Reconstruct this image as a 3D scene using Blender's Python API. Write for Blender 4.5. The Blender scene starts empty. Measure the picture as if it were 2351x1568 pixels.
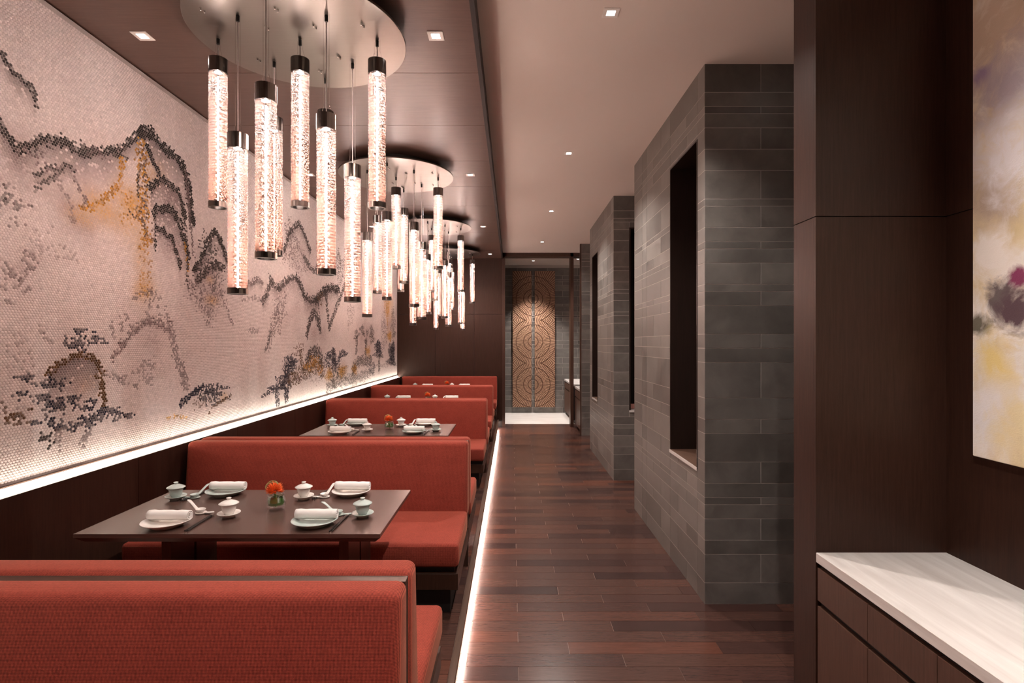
import bpy, bmesh, math, random
import numpy as np
from mathutils import Vector, Matrix
random.seed(7); rng = np.random.default_rng(7)
S = bpy.context.scene
COL = S.collection
PI = math.pi
# ------------------------------------------------------------------ camera, world, exposure
EYE = 1.78
cam_d = bpy.data.cameras.new('camera'); cam = bpy.data.objects.new('camera', cam_d); COL.objects.link(cam)
cam.location = (0, 0, EYE); cam.rotation_euler = (PI/2, 0, 0)
cam_d.sensor_width = 36.0; cam_d.lens = 1230.0/2351*36.0
cam_d.shift_y = 3.0/2351; cam_d.clip_start = 0.05
S.camera = cam
w = bpy.data.worlds.new('world'); S.world = w; w.use_nodes = True
w.node_tree.nodes['Background'].inputs[0].default_value = (0.02, 0.018, 0.017, 1)
S.view_settings.view_transform = 'Standard'; S.view_settings.look = 'None'
S.view_settings.exposure = 1.53; S.view_settings.gamma = 1.0; S.view_settings.use_curve_mapping = False
S.cycles.use_denoising = True; S.cycles.use_light_tree = False
S.cycles.max_bounces = 7; S.cycles.diffuse_bounces = 4; S.cycles.glossy_bounces = 3
S.cycles.transmission_bounces = 4; S.cycles.transparent_max_bounces = 10
S.cycles.use_adaptive_sampling = False; S.cycles.sampling_pattern = 'TABULATED_SOBOL'
S.cycles.sample_clamp_indirect = 4.0; S.cycles.caustics_reflective = False; S.cycles.caustics_refractive = False
WARM = (1.0, 0.90, 0.83)          # lamp colour
# lamp strengths
E_ROD, E_LED = 108.0, 70.0
E_SPOT_WOOD, E_SPOT_WHITE, E_SPOT_NICHE = 22.0, 80.0, 54.0
E_SPOT_PASS = 8.0
E_COVE, E_STEP = 8.0, 30.0

# ------------------------------------------------------------------ helpers
def link(o, parent=None):
    COL.objects.link(o)
    if parent is not None: o.parent = parent
    return o
def tag(o, label=None, cat=None, group=None, kind=None):
    if label: o['label'] = label
    if cat: o['category'] = cat
    if group: o['group'] = group
    if kind: o['kind'] = kind
    return o
def empty(name, loc=(0,0,0), rz=0.0):
    o = bpy.data.objects.new(name, None); o.empty_display_size = 0.1
    o.location = loc; o.rotation_euler = (0,0,rz); return link(o)
class MB:
    """collects simple shapes into one mesh"""
    def __init__(s): s.v=[]; s.f=[]
    def add(s, vs, fs):
        n=len(s.v); s.v += [tuple(p) for p in vs]; s.f += [tuple(i+n for i in f) for f in fs]; return s
    def box(s, x0,x1,y0,y1,z0,z1):
        return s.add([(x0,y0,z0),(x1,y0,z0),(x1,y1,z0),(x0,y1,z0),(x0,y0,z1),(x1,y0,z1),(x1,y1,z1),(x0,y1,z1)],
                     [(0,3,2,1),(4,5,6,7),(0,1,5,4),(1,2,6,5),(2,3,7,6),(3,0,4,7)])
    def lathe(s, prof, n=24, cx=0, cy=0, sx=1, sy=1, cap0=False, cap1=False):
        vs=[]; fs=[]
        for (r,z) in prof:
            for k in range(n):
                a=2*PI*k/n; vs.append((cx+sx*r*math.cos(a), cy+sy*r*math.sin(a), z))
        for i in range(len(prof)-1):
            for k in range(n):
                k2=(k+1)%n; fs.append((i*n+k, i*n+k2, (i+1)*n+k2, (i+1)*n+k))
        if cap0: fs.append(tuple(range(n-1,-1,-1)))
        if cap1: fs.append(tuple((len(prof)-1)*n+k for k in range(n)))
        return s.add(vs,fs)
    def sweep(s, pts, rad, n=6):
        """tube along points; rad number or list"""
        vs=[]; fs=[]; m=len(pts)
        P=[Vector(p) for p in pts]
        for i in range(m):
            t=(P[min(i+1,m-1)]-P[max(i-1,0)]).normalized()
            u=t.cross(Vector((0,0,1)))
            if u.length<1e-3: u=t.cross(Vector((1,0,0)))
            u.normalize(); w_=u.cross(t); r=rad[i] if isinstance(rad,(list,tuple)) else rad
            ru,rw=(r if isinstance(r,tuple) else (r,r))
            for k in range(n):
                a=2*PI*k/n; q=P[i]+u*(ru*math.cos(a))+w_*(rw*math.sin(a)); vs.append(q[:])
        for i in range(m-1):
            for k in range(n):
                k2=(k+1)%n; fs.append((i*n+k,(i+1)*n+k,(i+1)*n+k2,i*n+k2))
        fs.append(tuple(range(n))); fs.append(tuple((m-1)*n+k for k in range(n-1,-1,-1)))
        return s.add(vs,fs)
    def mesh(s, name, mat, smooth=False):
        me=bpy.data.meshes.new(name); me.from_pydata(s.v,[],s.f); me.materials.append(mat)
        if smooth: me.polygons.foreach_set('use_smooth',[True]*len(me.polygons))
        me.update(); return me
    def obj(s, name, mat, parent=None, loc=(0,0,0), smooth=False, bevel=0, seg=2):
        me=s.mesh(name,mat,smooth)
        if bevel:
            bm=bmesh.new(); bm.from_mesh(me)
            bmesh.ops.bevel(bm, geom=bm.edges[:], offset=bevel, segments=seg, affect='EDGES', profile=0.5)
            bmesh.ops.recalc_face_normals(bm, faces=bm.faces[:]); bm.to_mesh(me); bm.free(); me.update()
        o=bpy.data.objects.new(name,me); o.location=loc; return link(o,parent)
def mobj(name, me, parent=None, loc=(0,0,0), scale=(1,1,1), rot=(0,0,0)):
    o=bpy.data.objects.new(name,me); o.location=loc; o.scale=scale; o.rotation_euler=rot; return link(o,parent)
def box(name, mat, x0,x1,y0,y1,z0,z1, parent=None, bevel=0, seg=2):
    return MB().box(x0,x1,y0,y1,z0,z1).obj(name,mat,parent,bevel=bevel,seg=seg)
def struct(o, label, cat='structure'):
    o['kind']='structure'; o['label']=label; o['category']=cat; return o

# ------------------------------------------------------------------ materials
MATS={}
class NT:
    def __init__(s,name):
        m=bpy.data.materials.new(name); m.use_nodes=True; s.m=m; s.t=m.node_tree; s.n=s.t.nodes
        s.b=s.n['Principled BSDF']; s.out=s.n['Material Output']; MATS[name]=m
    def new(s,kind,**kw):
        n=s.n.new(kind)
        for k,v in kw.items():
            if k.startswith('i_'): n.inputs[int(k[2:]) if k[2:].isdigit() else k[2:]].default_value=v
            else: setattr(n,k,v)
        return n
    def l(s,a,b): s.t.links.new(a,b)
    def coord(s, scale=(1,1,1), kind='pos'):
        mp=s.new('ShaderNodeMapping'); mp.inputs['Scale'].default_value=scale
        if kind=='pos': s.l(s.new('ShaderNodeNewGeometry').outputs['Position'],mp.inputs[0])
        else: s.l(s.new('ShaderNodeTexCoord').outputs[kind],mp.inputs[0])
        return mp.outputs[0]
    def noise(s, vec, scale=5, detail=3, rough=.5, dist=0):
        n=s.new('ShaderNodeTexNoise'); n.inputs['Scale'].default_value=scale; n.inputs['Detail'].default_value=detail
        n.inputs['Roughness'].default_value=rough; n.inputs['Distortion'].default_value=dist; s.l(vec,n.inputs['Vector']); return n.outputs['Fac']
    def ramp(s, fac, stops):
        r=s.new('ShaderNodeValToRGB'); e=r.color_ramp.elements
        while len(e)<len(stops): e.new(0.5)
        for i,(p,c) in enumerate(stops): e[i].position=p; e[i].color=(*c,1)
        s.l(fac,r.inputs[0]); return r.outputs[0]
    def math(s,op,a,b=None,clamp=False):
        n=s.new('ShaderNodeMath',operation=op,use_clamp=clamp)
        for i,x in enumerate((a,b)):
            if x is None: continue
            if isinstance(x,(int,float)): n.inputs[i].default_value=x
            else: s.l(x,n.inputs[i])
        return n.outputs[0]
    def mix(s,fac,a,b,mode='MIX'):
        n=s.new('ShaderNodeMixRGB',blend_type=mode)
        for i,x in enumerate((fac,a,b)):
            if isinstance(x,(int,float)): n.inputs[i].default_value=x
            elif isinstance(x,tuple): n.inputs[i].default_value=(*x,1)
            else: s.l(x,n.inputs[i])
        return n.outputs[0]
    def bump(s,h,strength=.2,dist=.002):
        n=s.new('ShaderNodeBump'); n.inputs['Strength'].default_value=strength; n.inputs['Distance'].default_value=dist
        s.l(h,n.inputs['Height']); s.l(n.outputs[0],s.b.inputs['Normal'])
    def set(s,color=None,rough=None,metal=None,spec=None):
        for k,v in (('Base Color',color),('Roughness',rough),('Metallic',metal),('Specular IOR Level',spec)):
            if v is None: continue
            i=s.b.inputs[k]
            if isinstance(v,tuple): i.default_value=(*v,1)
            elif isinstance(v,(int,float)): i.default_value=v
            else: s.l(v,i)
        return s.m
def plain(name,color,rough=.5,metal=0,spec=.5): return NT(name).set(color,rough,metal,spec)
def wood(name, dark, light, grain=(1,1,1), rough=.38, rand=0.0, spec=.5):
    t=NT(name); c=t.coord(grain)
    f=t.noise(c,6,5,.62,.15); g=t.noise(c,30,2,.5)
    m=t.math('ADD',t.math('MULTIPLY',f,.7),t.math('MULTIPLY',g,.3))
    col=t.ramp(m,[(.3,dark),(.72,light)])
    if rand:
        oi=t.new('ShaderNodeObjectInfo').outputs['Random']
        col=t.mix(rand,col,t.ramp(oi,[(0,(.35,.32,.40)),(.3,(.8,.75,.8)),(.6,(1,.93,.90)),(.88,(1.2,.98,.9)),(1,(1.75,1.15,.85))]),'MULTIPLY')
    t.bump(g,.08,.001); return t.set(col,rough,0,spec)
def emis(name,color,strength):
    t=NT(name); e=t.new('ShaderNodeEmission'); e.inputs[0].default_value=(*color,1); e.inputs[1].default_value=strength
    t.l(e.outputs[0],t.out.inputs[0]); return t.m
# dark veneer with grain upright (walls), along X (ceiling), table and joinery
M_VEN_V = wood('veneer_upright',(.0205,.0085,.0056),(.045,.0192,.0125),(16,16,.7),.42,spec=.22)
M_VEN_X = wood('veneer_ceiling',(.080,.046,.036),(.130,.077,.061),(.9,18,18),.36)
M_TABLE = wood('table_wood',(.062,.033,.027),(.110,.062,.050),(.9,16,16),.26)
M_JOIN = wood('joinery_wood',(.030,.0130,.0082),(.062,.0285,.0185),(16,16,.7),.36,spec=.35)
M_CAB = wood('cabinet_wood',(.048,.0225,.0150),(.092,.0450,.0310),(16,16,.7),.4,spec=.3)
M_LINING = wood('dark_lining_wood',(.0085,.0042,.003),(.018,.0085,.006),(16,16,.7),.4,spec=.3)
M_NOSE = wood('nosing_wood',(.075,.040,.027),(.13,.072,.049),(16,.7,16),.4)
M_PLANK = wood('floor_plank',(.045,.0225,.0175),(.094,.047,.036),(1.1,17,17),.25,rand=.85)
M_SEAM = plain('floor_joint',(.30,.20,.16),.7)
M_DARK = plain('shadow_gap_black',(.010,.007,.006),.6)
M_GROUT = plain('grout',(.46,.42,.39),.8)
M_PLASTER = plain('plaster',(.80,.73,.68),.75)
M_WHITE = plain('white_trim',(.85,.83,.80),.5)
def tile_mat():
    t=NT('slate_tile'); c=t.coord()
    oi=t.new('ShaderNodeObjectInfo').outputs['Random']
    off=t.new('ShaderNodeVectorMath',operation='ADD'); t.l(c,off.inputs[0])
    cb=t.new('ShaderNodeCombineXYZ'); t.l(t.math('MULTIPLY',oi,37),cb.inputs[0]); t.l(t.math('MULTIPLY',oi,91),cb.inputs[1]); t.l(cb.outputs[0],off.inputs[1])
    n=t.noise(off.outputs[0],4.5,4,.6,.4); fine=t.noise(off.outputs[0],60,2)
    col=t.ramp(n,[(.25,(.088,.081,.075)),(.75,(.172,.160,.148))])
    col=t.mix(1,col,t.ramp(oi,[(0,(.78,.77,.76)),(.5,(1,1,1)),(1,(1.22,1.20,1.18))]),'MULTIPLY')
    t.bump(t.math('ADD',n,t.math('MULTIPLY',fine,.3)),.12,.002)
    return t.set(col,t.ramp(n,[(.2,(.34,)*3),(.8,(.5,)*3)]),0,.5)
M_TILE = tile_mat()
def fabric_mat():
    t=NT('red_tweed'); tc=t.new('ShaderNodeNewGeometry').outputs['Position']
    sp=t.new('ShaderNodeSeparateXYZ'); t.l(tc,sp.inputs[0])
    v=t.math('ADD',sp.outputs[2],sp.outputs[1])
    k=2*PI/.0068
    a=t.math('SINE',t.math('MULTIPLY',t.math('ADD',sp.outputs[0],v),k)); b=t.math('SINE',t.math('MULTIPLY',t.math('SUBTRACT',sp.outputs[0],v),k))
    wv=t.math('ADD',t.math('MULTIPLY',t.math('MULTIPLY',a,b),.5),.5)
    n=t.noise(tc,160,2,.6); n2=t.noise(tc,9,3,.6)
    h=t.math('ADD',t.math('MULTIPLY',wv,.75),t.math('MULTIPLY',n,.35))
    h=t.math('ADD',h,t.math('MULTIPLY',n2,.12))
    col=t.ramp(h,[(.36,(.060,.010,.008)),(.56,(.215,.029,.021)),(.82,(.46,.086,.054))])
    t.bump(wv,.35,.0015); m=t.set(col,.85,0,.15)
    t.b.inputs['Sheen Weight'].default_value=.25; t.b.inputs['Sheen Tint'].default_value=(1,.45,.3,1); return m
M_FAB = fabric_mat()
def marble_mat():
    t=NT('pale_marble'); n=t.noise(t.coord((14,1.1,14)),1.6,5,.6,.35)
    return t.set(t.ramp(n,[(.25,(.46,.425,.405)),(.5,(.56,.53,.51)),(.75,(.67,.645,.625))]),.28)
M_MARBLE = marble_mat()
def marble_floor():
    t=NT('marble_floor'); n=t.noise(t.coord((1.0,10,10)),1.6,5,.6,.3)
    return t.set(t.ramp(n,[(.3,(.66,.62,.59)),(.7,(.80,.77,.74))]),.25)
M_MFLOOR = marble_floor()
def steel_mat():
    t=NT('brushed_steel'); n=t.noise(t.coord((2,60,60)),3,3,.6)
    return t.set((.235,.21,.19),t.ramp(n,[(.3,(.30,)*3),(.7,(.38,)*3)]),1)
M_STEEL = steel_mat()
M_CAP = plain('pendant_metal',(.23,.205,.19),.22,1)
M_RING = plain('pendant_ring_metal',(.13,.11,.10),.28,1)
M_CHROME = plain('chrome',(.7,.68,.66),.2,1)
M_BLACK = plain('black_rubber',(.012,.011,.010),.5)
M_CORD = plain('clear_cord',(.55,.48,.45),.4)
M_ROD = emis('pendant_rod_light',(1,1,.99),E_ROD)
M_LED = emis('pendant_led_light',(1,.95,.92),E_LED)
M_COVE = emis('cove_led',(1,.85,.70),E_COVE)
M_STEPL = emis('step_led',(1,.77,.67),E_STEP)
M_LAMP = emis('downlight_lens',(1,.93,.86),14)
def tube_mat():
    t=NT('ribbed_peach_glass'); z=t.new('ShaderNodeSeparateXYZ'); t.l(t.new('ShaderNodeTexCoord').outputs['Object'],z.inputs[0])
    f=t.math('DIVIDE',z.outputs[2],.80,True)
    lit_tint=t.ramp(f,[(0,(1.0,.66,.55)),(.45,(1.0,.80,.73)),(.8,(1.0,.93,.91)),(1,(1,.98,.98))])  # peach glass, whitened upwards: brightness near the LED put into the colour
    nr=46
    band=t.math('ADD',t.math('MULTIPLY',t.math('SINE',t.math('MULTIPLY',z.outputs[2],2*PI*nr/.745)),.5),.5)
    ang=t.math('ARCTAN2',z.outputs[1],z.outputs[0])
    facet=t.math('ADD',t.math('MULTIPLY',t.math('SINE',t.math('ADD',t.math('MULTIPLY',ang,16),t.math('MULTIPLY',z.outputs[2],PI*nr/.745))),.5),.5)
    rib=t.math('ADD',t.math('MULTIPLY',band,.7),t.math('MULTIPLY',facet,.3))
    deep=t.mix(1,lit_tint,(.84,.58,.48),'MULTIPLY')
    thick=t.mix(rib,deep,lit_tint)
    tr=t.new('ShaderNodeBsdfTransparent'); t.l(thick,tr.inputs[0])
    tl=t.new('ShaderNodeBsdfTranslucent'); t.l(t.mix(1,thick,(.112,.092,.085),'MULTIPLY'),tl.inputs[0])
    gl=t.new('ShaderNodeBsdfGlossy'); gl.inputs['Roughness'].default_value=.12; gl.inputs[0].default_value=(1,.9,.86,1)
    m1=t.new('ShaderNodeMixShader'); t.l(t.math('ADD',t.math('MULTIPLY',rib,.30),.42),m1.inputs[0]); t.l(tr.outputs[0],m1.inputs[1]); t.l(tl.outputs[0],m1.inputs[2])
    m2=t.new('ShaderNodeMixShader'); m2.inputs[0].default_value=.12; t.l(m1.outputs[0],m2.inputs[1]); t.l(gl.outputs[0],m2.inputs[2])
    t.l(m2.outputs[0],t.out.inputs[0]); return t.m
M_TUBE = tube_mat()
def glass_mat():
    t=NT('clear_glass'); tr=t.new('ShaderNodeBsdfTransparent'); tr.inputs[0].default_value=(.985,.99,.985,1)
    gl=t.new('ShaderNodeBsdfGlossy'); gl.inputs['Roughness'].default_value=.04
    m=t.new("ShaderNodeMixShader"); m.inputs[0].default_value=.20; t.l(tr.outputs[0],m.inputs[1]); t.l(gl.outputs[0],m.inputs[2])
    t.l(m.outputs[0],t.out.inputs[0]); return t.m
M_GLASS = glass_mat()
M_PORC = plain('white_porcelain',(.83,.78,.74),.16)
M_CELA = plain('celadon_porcelain',(.50,.57,.54),.18)
M_TOWEL = NT('towel_cotton'); _n=M_TOWEL.noise(M_TOWEL.coord(),420,2); M_TOWEL.bump(_n,.4,.0015); M_TOWEL=M_TOWEL.set((.86,.82,.79),.9,0,.1)
M_STICK = plain('chopstick_lacquer',(.016,.011,.010),.35)
M_STIP = plain('chopstick_tip_metal',(.55,.52,.5),.25,1)
M_FLOWER = NT('orange_petal'); _z=M_FLOWER.noise(M_FLOWER.coord(),130,2); M_FLOWER=M_FLOWER.set(M_FLOWER.ramp(_z,[(.3,(.88,.09,.02)),(.7,(1.0,.34,.08))]),.6)
M_LEAF = plain('dark_green_leaf',(.07,.24,.035),.4)
M_TWIG = plain('pale_green_grass',(.40,.40,.16),.5)
M_CARVE = NT('carved_timber'); _c=M_CARVE.noise(M_CARVE.coord((6,6,6)),3,4); M_CARVE=M_CARVE.set(M_CARVE.ramp(_c,[(.3,(.33,.185,.115)),(.7,(.46,.275,.18))]),.55)
M_CARVEB = plain('carved_timber_groove',(.13,.06,.035),.7)
def bead_mat():
    t=NT('glazed_bead'); a=t.new('ShaderNodeAttribute'); a.attribute_name='ink'
    return t.set(a.outputs['Color'],.45,0,.12)
M_BEAD = bead_mat()
M_BACK = plain('mural_backing',(.50,.46,.44),.7)
def painting_mat():
    t=NT('painted_canvas'); pos=t.new('ShaderNodeNewGeometry').outputs['Position']
    n=t.noise(t.coord((1,1.6,1.0)),1.5,6,.62,.9)
    col=t.ramp(n,[(.25,(.62,.50,.27)),(.40,(.76,.63,.42)),(.5,(.88,.83,.78)),(.6,(.80,.71,.58)),(.75,(.62,.57,.57))])
    n2=t.noise(t.coord(),9,5,.65,.6)
    def blob(c,r,color,k=1.0):
        d=t.new('ShaderNodeVectorMath',operation='DISTANCE'); t.l(pos,d.inputs[0]); d.inputs[1].default_value=c
        f=t.math('MULTIPLY',t.math('SUBTRACT',1.0,t.math('DIVIDE',t.math('ADD',d.outputs['Value'],t.math('MULTIPLY',t.math('SUBTRACT',n2,.5),r*2.0)),r)),1.8*k,True)
        nonlocal col; col=t.mix(f,col,color)
    for c,r,colr,k in PAINT: blob(c,r,colr,k)
    brush=t.noise(t.coord((1,10,30)),12,4,.6,.5); t.bump(brush,.35,.003)
    return t.set(col,.55,0,.3)
PAINT=[((1.87,2.12,3.0),.35,(.60,.47,.37),.7),((1.87,2.02,2.75),.20,(.50,.44,.50),.7),((1.87,2.1,2.35),.20,(.50,.40,.32),.7),((1.87,1.98,2.5),.22,(.86,.83,.86),.8),
       ((1.87,2.09,2.13),.13,(.90,.84,.78),.9),((1.87,2.05,1.95),.085,(.16,.13,.13),1.0),((1.87,1.99,1.90),.10,(.12,.075,.09),1.0),((1.87,2.15,1.86),.07,(.17,.155,.12),1.0),((1.87,1.975,2.02),.045,(.24,.05,.12),.8),
       ((1.87,2.08,1.70),.14,(.85,.68,.30),.7),((1.87,2.12,1.50),.17,(.86,.83,.83),.8),((1.87,1.98,1.45),.16,(.84,.72,.46),.7),((1.87,2.14,2.85),.05,(.36,.28,.42),.7)]
M_PAINT = painting_mat()
M_CARD = plain('pink_card',(.85,.42,.36),.6)
UNIT={}
def unit(mat):
    if mat.name not in UNIT: UNIT[mat.name]=MB().box(0,1,0,1,0,1).mesh('piece_'+mat.name,mat)
    return UNIT[mat.name]
def piece(name, mat, x0,x1,y0,y1,z0,z1, parent):
    return mobj(name, unit(mat), parent, (x0,y0,z0), (x1-x0,y1-y0,z1-z0))

# ------------------------------------------------------------------ room dimensions (metres; corridor floor z = 0)
PLAT=.16; XW=-2.34; XMUR=-2.41; ZWOOD=EYE+1.781; ZCEIL=3.68; YEND=11.30; XCOL=1.322; XSTEP=-.275; YBACK=-2.6
XR=3.0
# ---- floors
f=struct(box('floor',M_SEAM,XSTEP-.03,XR,YBACK,11.74,-.10,-.004),'dark brown timber plank corridor floor','floor')
PITCH=.1207; Y0=2.947; LEN=.88; OFFS={0:.63,1:.332,2:.037}
for k in range(-13,73):
    y0=Y0+k*PITCH; y1=y0+PITCH-.0025
    ym=(y0+y1)/2
    xmax = XCOL if (3.64<ym<5.75 or 6.92<ym<9.03) else (2.4 if ym<10.2 else 1.9)
    if ym<2.45: xmax=XCOL
    x=OFFS[k%3]-LEN*2
    while x<xmax-.02:
        a=max(x,XSTEP-.02); b=min(x+LEN-.0025,xmax)
        if b-a>.03: piece('plank',M_PLANK,a,b,y0,y1,-.02,0,f)
        x+=LEN
lf=struct(box('floor_lobby',M_MFLOOR,-.35,1.9,11.74,13.75,-.10,.004),'pale streaked marble floor at the far end','floor')
pf=struct(box('floor_platform',M_SEAM,XW-.2,XSTEP-.035,YBACK,YEND,-.10,PLAT-.004),'raised timber platform under the red benches','floor')
for k in range(-13,69):
    y0=Y0+.03+k*PITCH; y1=min(y0+PITCH-.0025,YEND)
    x=OFFS[(k+1)%3]-LEN*3
    while x<XSTEP-.06:
        a=max(x,-1.30); b=min(x+LEN-.0025,XSTEP-.037)
        if b-a>.03: piece('plank',M_PLANK,a,b,y0,y1,PLAT-.02,PLAT,pf)
        x+=LEN
n=struct(MB().box(XSTEP-.035,XSTEP,YBACK,YEND,PLAT-.035,PLAT+.001).obj('trim_step_nosing',M_NOSE,bevel=.004),'brown timber nosing along the platform edge','trim')
r=struct(box('trim_step_riser',M_DARK,XSTEP-.05,XSTEP-.036,YBACK,YEND,0,PLAT-.004),'dark riser under the platform nosing','trim')
st=empty('step_led_strip',(XSTEP-.018,0,PLAT-.04)); tag(st,'warm LED strip under the platform nosing lighting the floor edge','light strip')
MB().box(-.008,.008,YBACK+.1,YEND-.02,0.0,.004).obj('led_tape',M_STEPL,st)
# ---- wood ceiling with panels
cw=struct(box('ceiling_wood',M_DARK,XMUR-.1,-.215,YBACK,YEND,ZWOOD+.004,ZWOOD+.20),'dark timber panelled ceiling over the booths','ceiling')
y=3.54-.856*7
while y<YEND:
    a,b=max(y,YBACK),min(y+.852,YEND)
    if b-a>.05: piece('ceiling_panel',M_VEN_X,XMUR-.02,-.222,a,b,ZWOOD,ZWOOD+.018,cw)
    y+=.856
struct(box('trim_ceiling_edge',M_DARK,-.222,-.196,YBACK,YEND,ZWOOD-.012,ZCEIL),'black metal edge strip of the timber ceiling','trim')
struct(box('ceiling_white',M_PLASTER,-.25,XR,YBACK,YEND+.1,ZCEIL,ZCEIL+.12),'smooth white plaster ceiling over the corridor','ceiling')
struct(box('ceiling_lobby',M_PLASTER,-.35,2.0,YEND+.1,13.8,3.75,3.85),'pale plaster ceiling of the far lobby','ceiling')
# ---- left wall: lower veneer panels with ledge, mural above
wl=struct(box('wall_left',M_DARK,XW-.30,XW-.016,YBACK,YEND,0,1.00),'dark veneer dado wall behind the benches','wall')
yy=3.36-1.21*5
while yy<YEND:
    a,b=max(yy,YBACK),min(yy+1.206,YEND)
    if b-a>.05: piece('veneer_panel',M_VEN_V,XW-.016,XW,a,b,PLAT,1.063,wl)
    yy+=1.21
struct(box('wall_left_upper',M_DARK,XMUR-.19,XMUR-.03,YBACK,YEND,1.0,ZWOOD+.2),'wall behind the beaded mural','wall')
cv=empty('cove_led_strip',(XW-.042,0,1.052)); tag(cv,'bright warm LED strip along the ledge under the mural','light strip')
MB().box(-.026,.025,YBACK+.05,YEND-.01,0,.008).box(-.032,-.027,YBACK+.05,YEND-.01,0,.035).obj('led_diffuser_lit_back',M_COVE,cv)  # flat diffuser, plus a glowing upright standing for the lit back of the slot
# ---- end wall with veneer panels
we=struct(box('wall_far',M_DARK,XW-.1,-.205,YEND+.016,YEND+.2,0,ZCEIL),'dark timber end wall behind the last bench','wall')
for (xa,xb) in ((XMUR-.02,-1.62),(-1.616,-.80),(-.796,-.206)):
    for (za,zb) in ((PLAT,2.38),(2.384,ZWOOD)): piece('veneer_panel',M_VEN_V,xa,xb,YEND,YEND+.016,za,zb,we)
# ---- portal frame to the lobby
pt=struct(empty('door_1_portal_frame',(0,YEND,0)),'dark timber portal frame to the far lobby','doorway')
box('post',M_JOIN,-.205,-.147,YEND,YEND+.25,0,ZCEIL,pt).location=(0,-YEND,0)
box('post',M_JOIN,1.234,1.30,YEND,YEND+.25,0,ZCEIL,pt).location=(0,-YEND,0)
box('lintel',M_JOIN,-.205,1.9,YEND,YEND+.25,3.60,ZCEIL+.1,pt).location=(0,-YEND,0)
struct(box('wall_lobby_left',M_JOIN,-.40,-.205,YEND+.2,13.8,0,3.8),'dark timber side wall of the lobby','wall')

MOD=ZCEIL/76.0
ROWS=[3,4,2,3,2,1,2,3,4,2,3,5,2,2,4,2,1,3,2,1,2,3,1,4,3,3,2,1,2,4]
G=.0022
def tiles_y(parent, yf, x0, x1, holes=(), phase=0, z1=None, sgn=-1):
    """slate courses on a face looking along -Y at y=yf"""
    z=0
    for i,m in enumerate(ROWS):
        za,zb=z,z+m*MOD; z=zb
        if z1 and za>=z1-.02: break
        if z1: zb=min(zb,z1)
        j=.383 if (i+phase)%2 else .766
        xs=[x0]; q=x0+j
        while q<x1-.05: xs.append(q); q+=.766
        xs.append(x1)
        for a,b in zip(xs,xs[1:]):
            segs=[(a,b,za,zb)]
            for (h0,h1,hz0,hz1) in holes: segs=clip(segs,h0,h1,hz0,hz1)
            for (p,q_,r_,s_) in segs: piece('tile',M_TILE,p+G,q_-G,yf-.010,yf,r_+G,s_-G,parent)
def clip(segs,h0,h1,z0,z1):
    out=[]
    for (a,b,c,d) in segs:
        if b<=h0 or a>=h1 or d<=z0 or c>=z1: out.append((a,b,c,d)); continue
        if a<h0-.01: out.append((a,h0,c,d))
        if b>h1+.01: out.append((h1,b,c,d))
        lo,hi=max(a,h0),min(b,h1)
        if c<z0-.004: out.append((lo,hi,c,z0))
        if d>z1+.004: out.append((lo,hi,z1,d))
    return out
def tiles_x(parent, xf, zones, holes=()):
    """slate courses on the face looking along -X at x=xf; zones: (y0,y1,phase)"""
    for (y0,y1,ph) in zones:
        z=0
        for i,m in enumerate(ROWS):
            za,zb=z,z+m*MOD; z=zb
            L=y1-y0
            ys=[y0,y1] if L<.35 else ([y0,y0+L*.36,y1] if (i+ph)%2 else ([y0,y0+L*.68,y1] if (i+ph)%3 else [y0,y1]))
            for a,b in zip(ys,ys[1:]):
                segs=[(a,b,za,zb)]
                for h in holes: segs=clip(segs,*h)
                for (p,q,r_,s_) in segs: piece('tile',M_TILE,xf-.010,xf,p+G,q-G,r_+G,s_-G,parent)
def core(name,label,y0,y1,hole,xd=2.6,fhole=None):
    """hollow core with an opening (ya,yb,za,zb) through its corridor face and optionally (xa,xb,za,zb) in its near face"""
    ya,yb,za,zb=hole; x0=XCOL-.0088; T=.22; b=MB()
    b.box(x0,x0+T,y0+.0012,ya,0,ZCEIL); b.box(x0,x0+T,yb,y1-.010,0,ZCEIL); b.box(x0,x0+T,ya,yb,0,za); b.box(x0,x0+T,ya,yb,zb,ZCEIL)
    yn=y0+.0012
    if fhole:
        xa,xb,fa,fb=fhole
        b.box(x0+T,xa,yn,yn+T,0,ZCEIL) if xa>x0+T else None
        b.box(max(xa,x0+T),xb,yn,yn+T,0,fa); b.box(max(xa,x0+T),xb,yn,yn+T,fb,ZCEIL); b.box(xb,xd,yn,yn+T,0,ZCEIL)
    else: b.box(x0+T,xd,yn,yn+T,0,ZCEIL)
    b.box(x0+T,xd,y1-.010-.12,y1-.010,0,ZCEIL); b.box(xd-.1,xd,yn+T,y1-.13,0,ZCEIL)
    o=struct(b.obj(name,M_GROUT),label,'wall')
    # timber lined opening
    d=x0+.55
    lin=MB(); e=.012
    lin.box(XCOL-.013,d,ya,ya+e,za,zb).box(XCOL-.013,d,yb-e,yb,za,zb).box(XCOL-.013,d,ya+e,yb-e,zb-e,zb)
    lin.obj('opening_lining',M_LINING,o)
    box('dark_back_sheet',M_LINING,d,d+.02,ya,yb,za,zb,o)  # dark sheet added to make the inside of the opening look unlit
    box('sill',M_NOSE,XCOL-.014,d,ya+e,yb-e,za-.004,za+.016,o)
    box('sill_trim',M_MARBLE,XCOL-.018,XCOL-.014,ya,yb,za-.010,za+.014,o)
    return o
c1=core('wall_slate_pier_1','large dark slate tiled pier with a tall narrow opening, nearest on the right',3.649,5.746,(3.79,4.443,.885,3.22))
tiles_y(c1,3.659,XCOL-.010,2.60)
tiles_x(c1,XCOL,[(3.649,3.79,0),(3.79,4.443,1),(4.443,5.22,0),(5.22,5.40,0),(5.40,5.746,1)],[(3.79,4.443,.885,3.22)])
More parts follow.
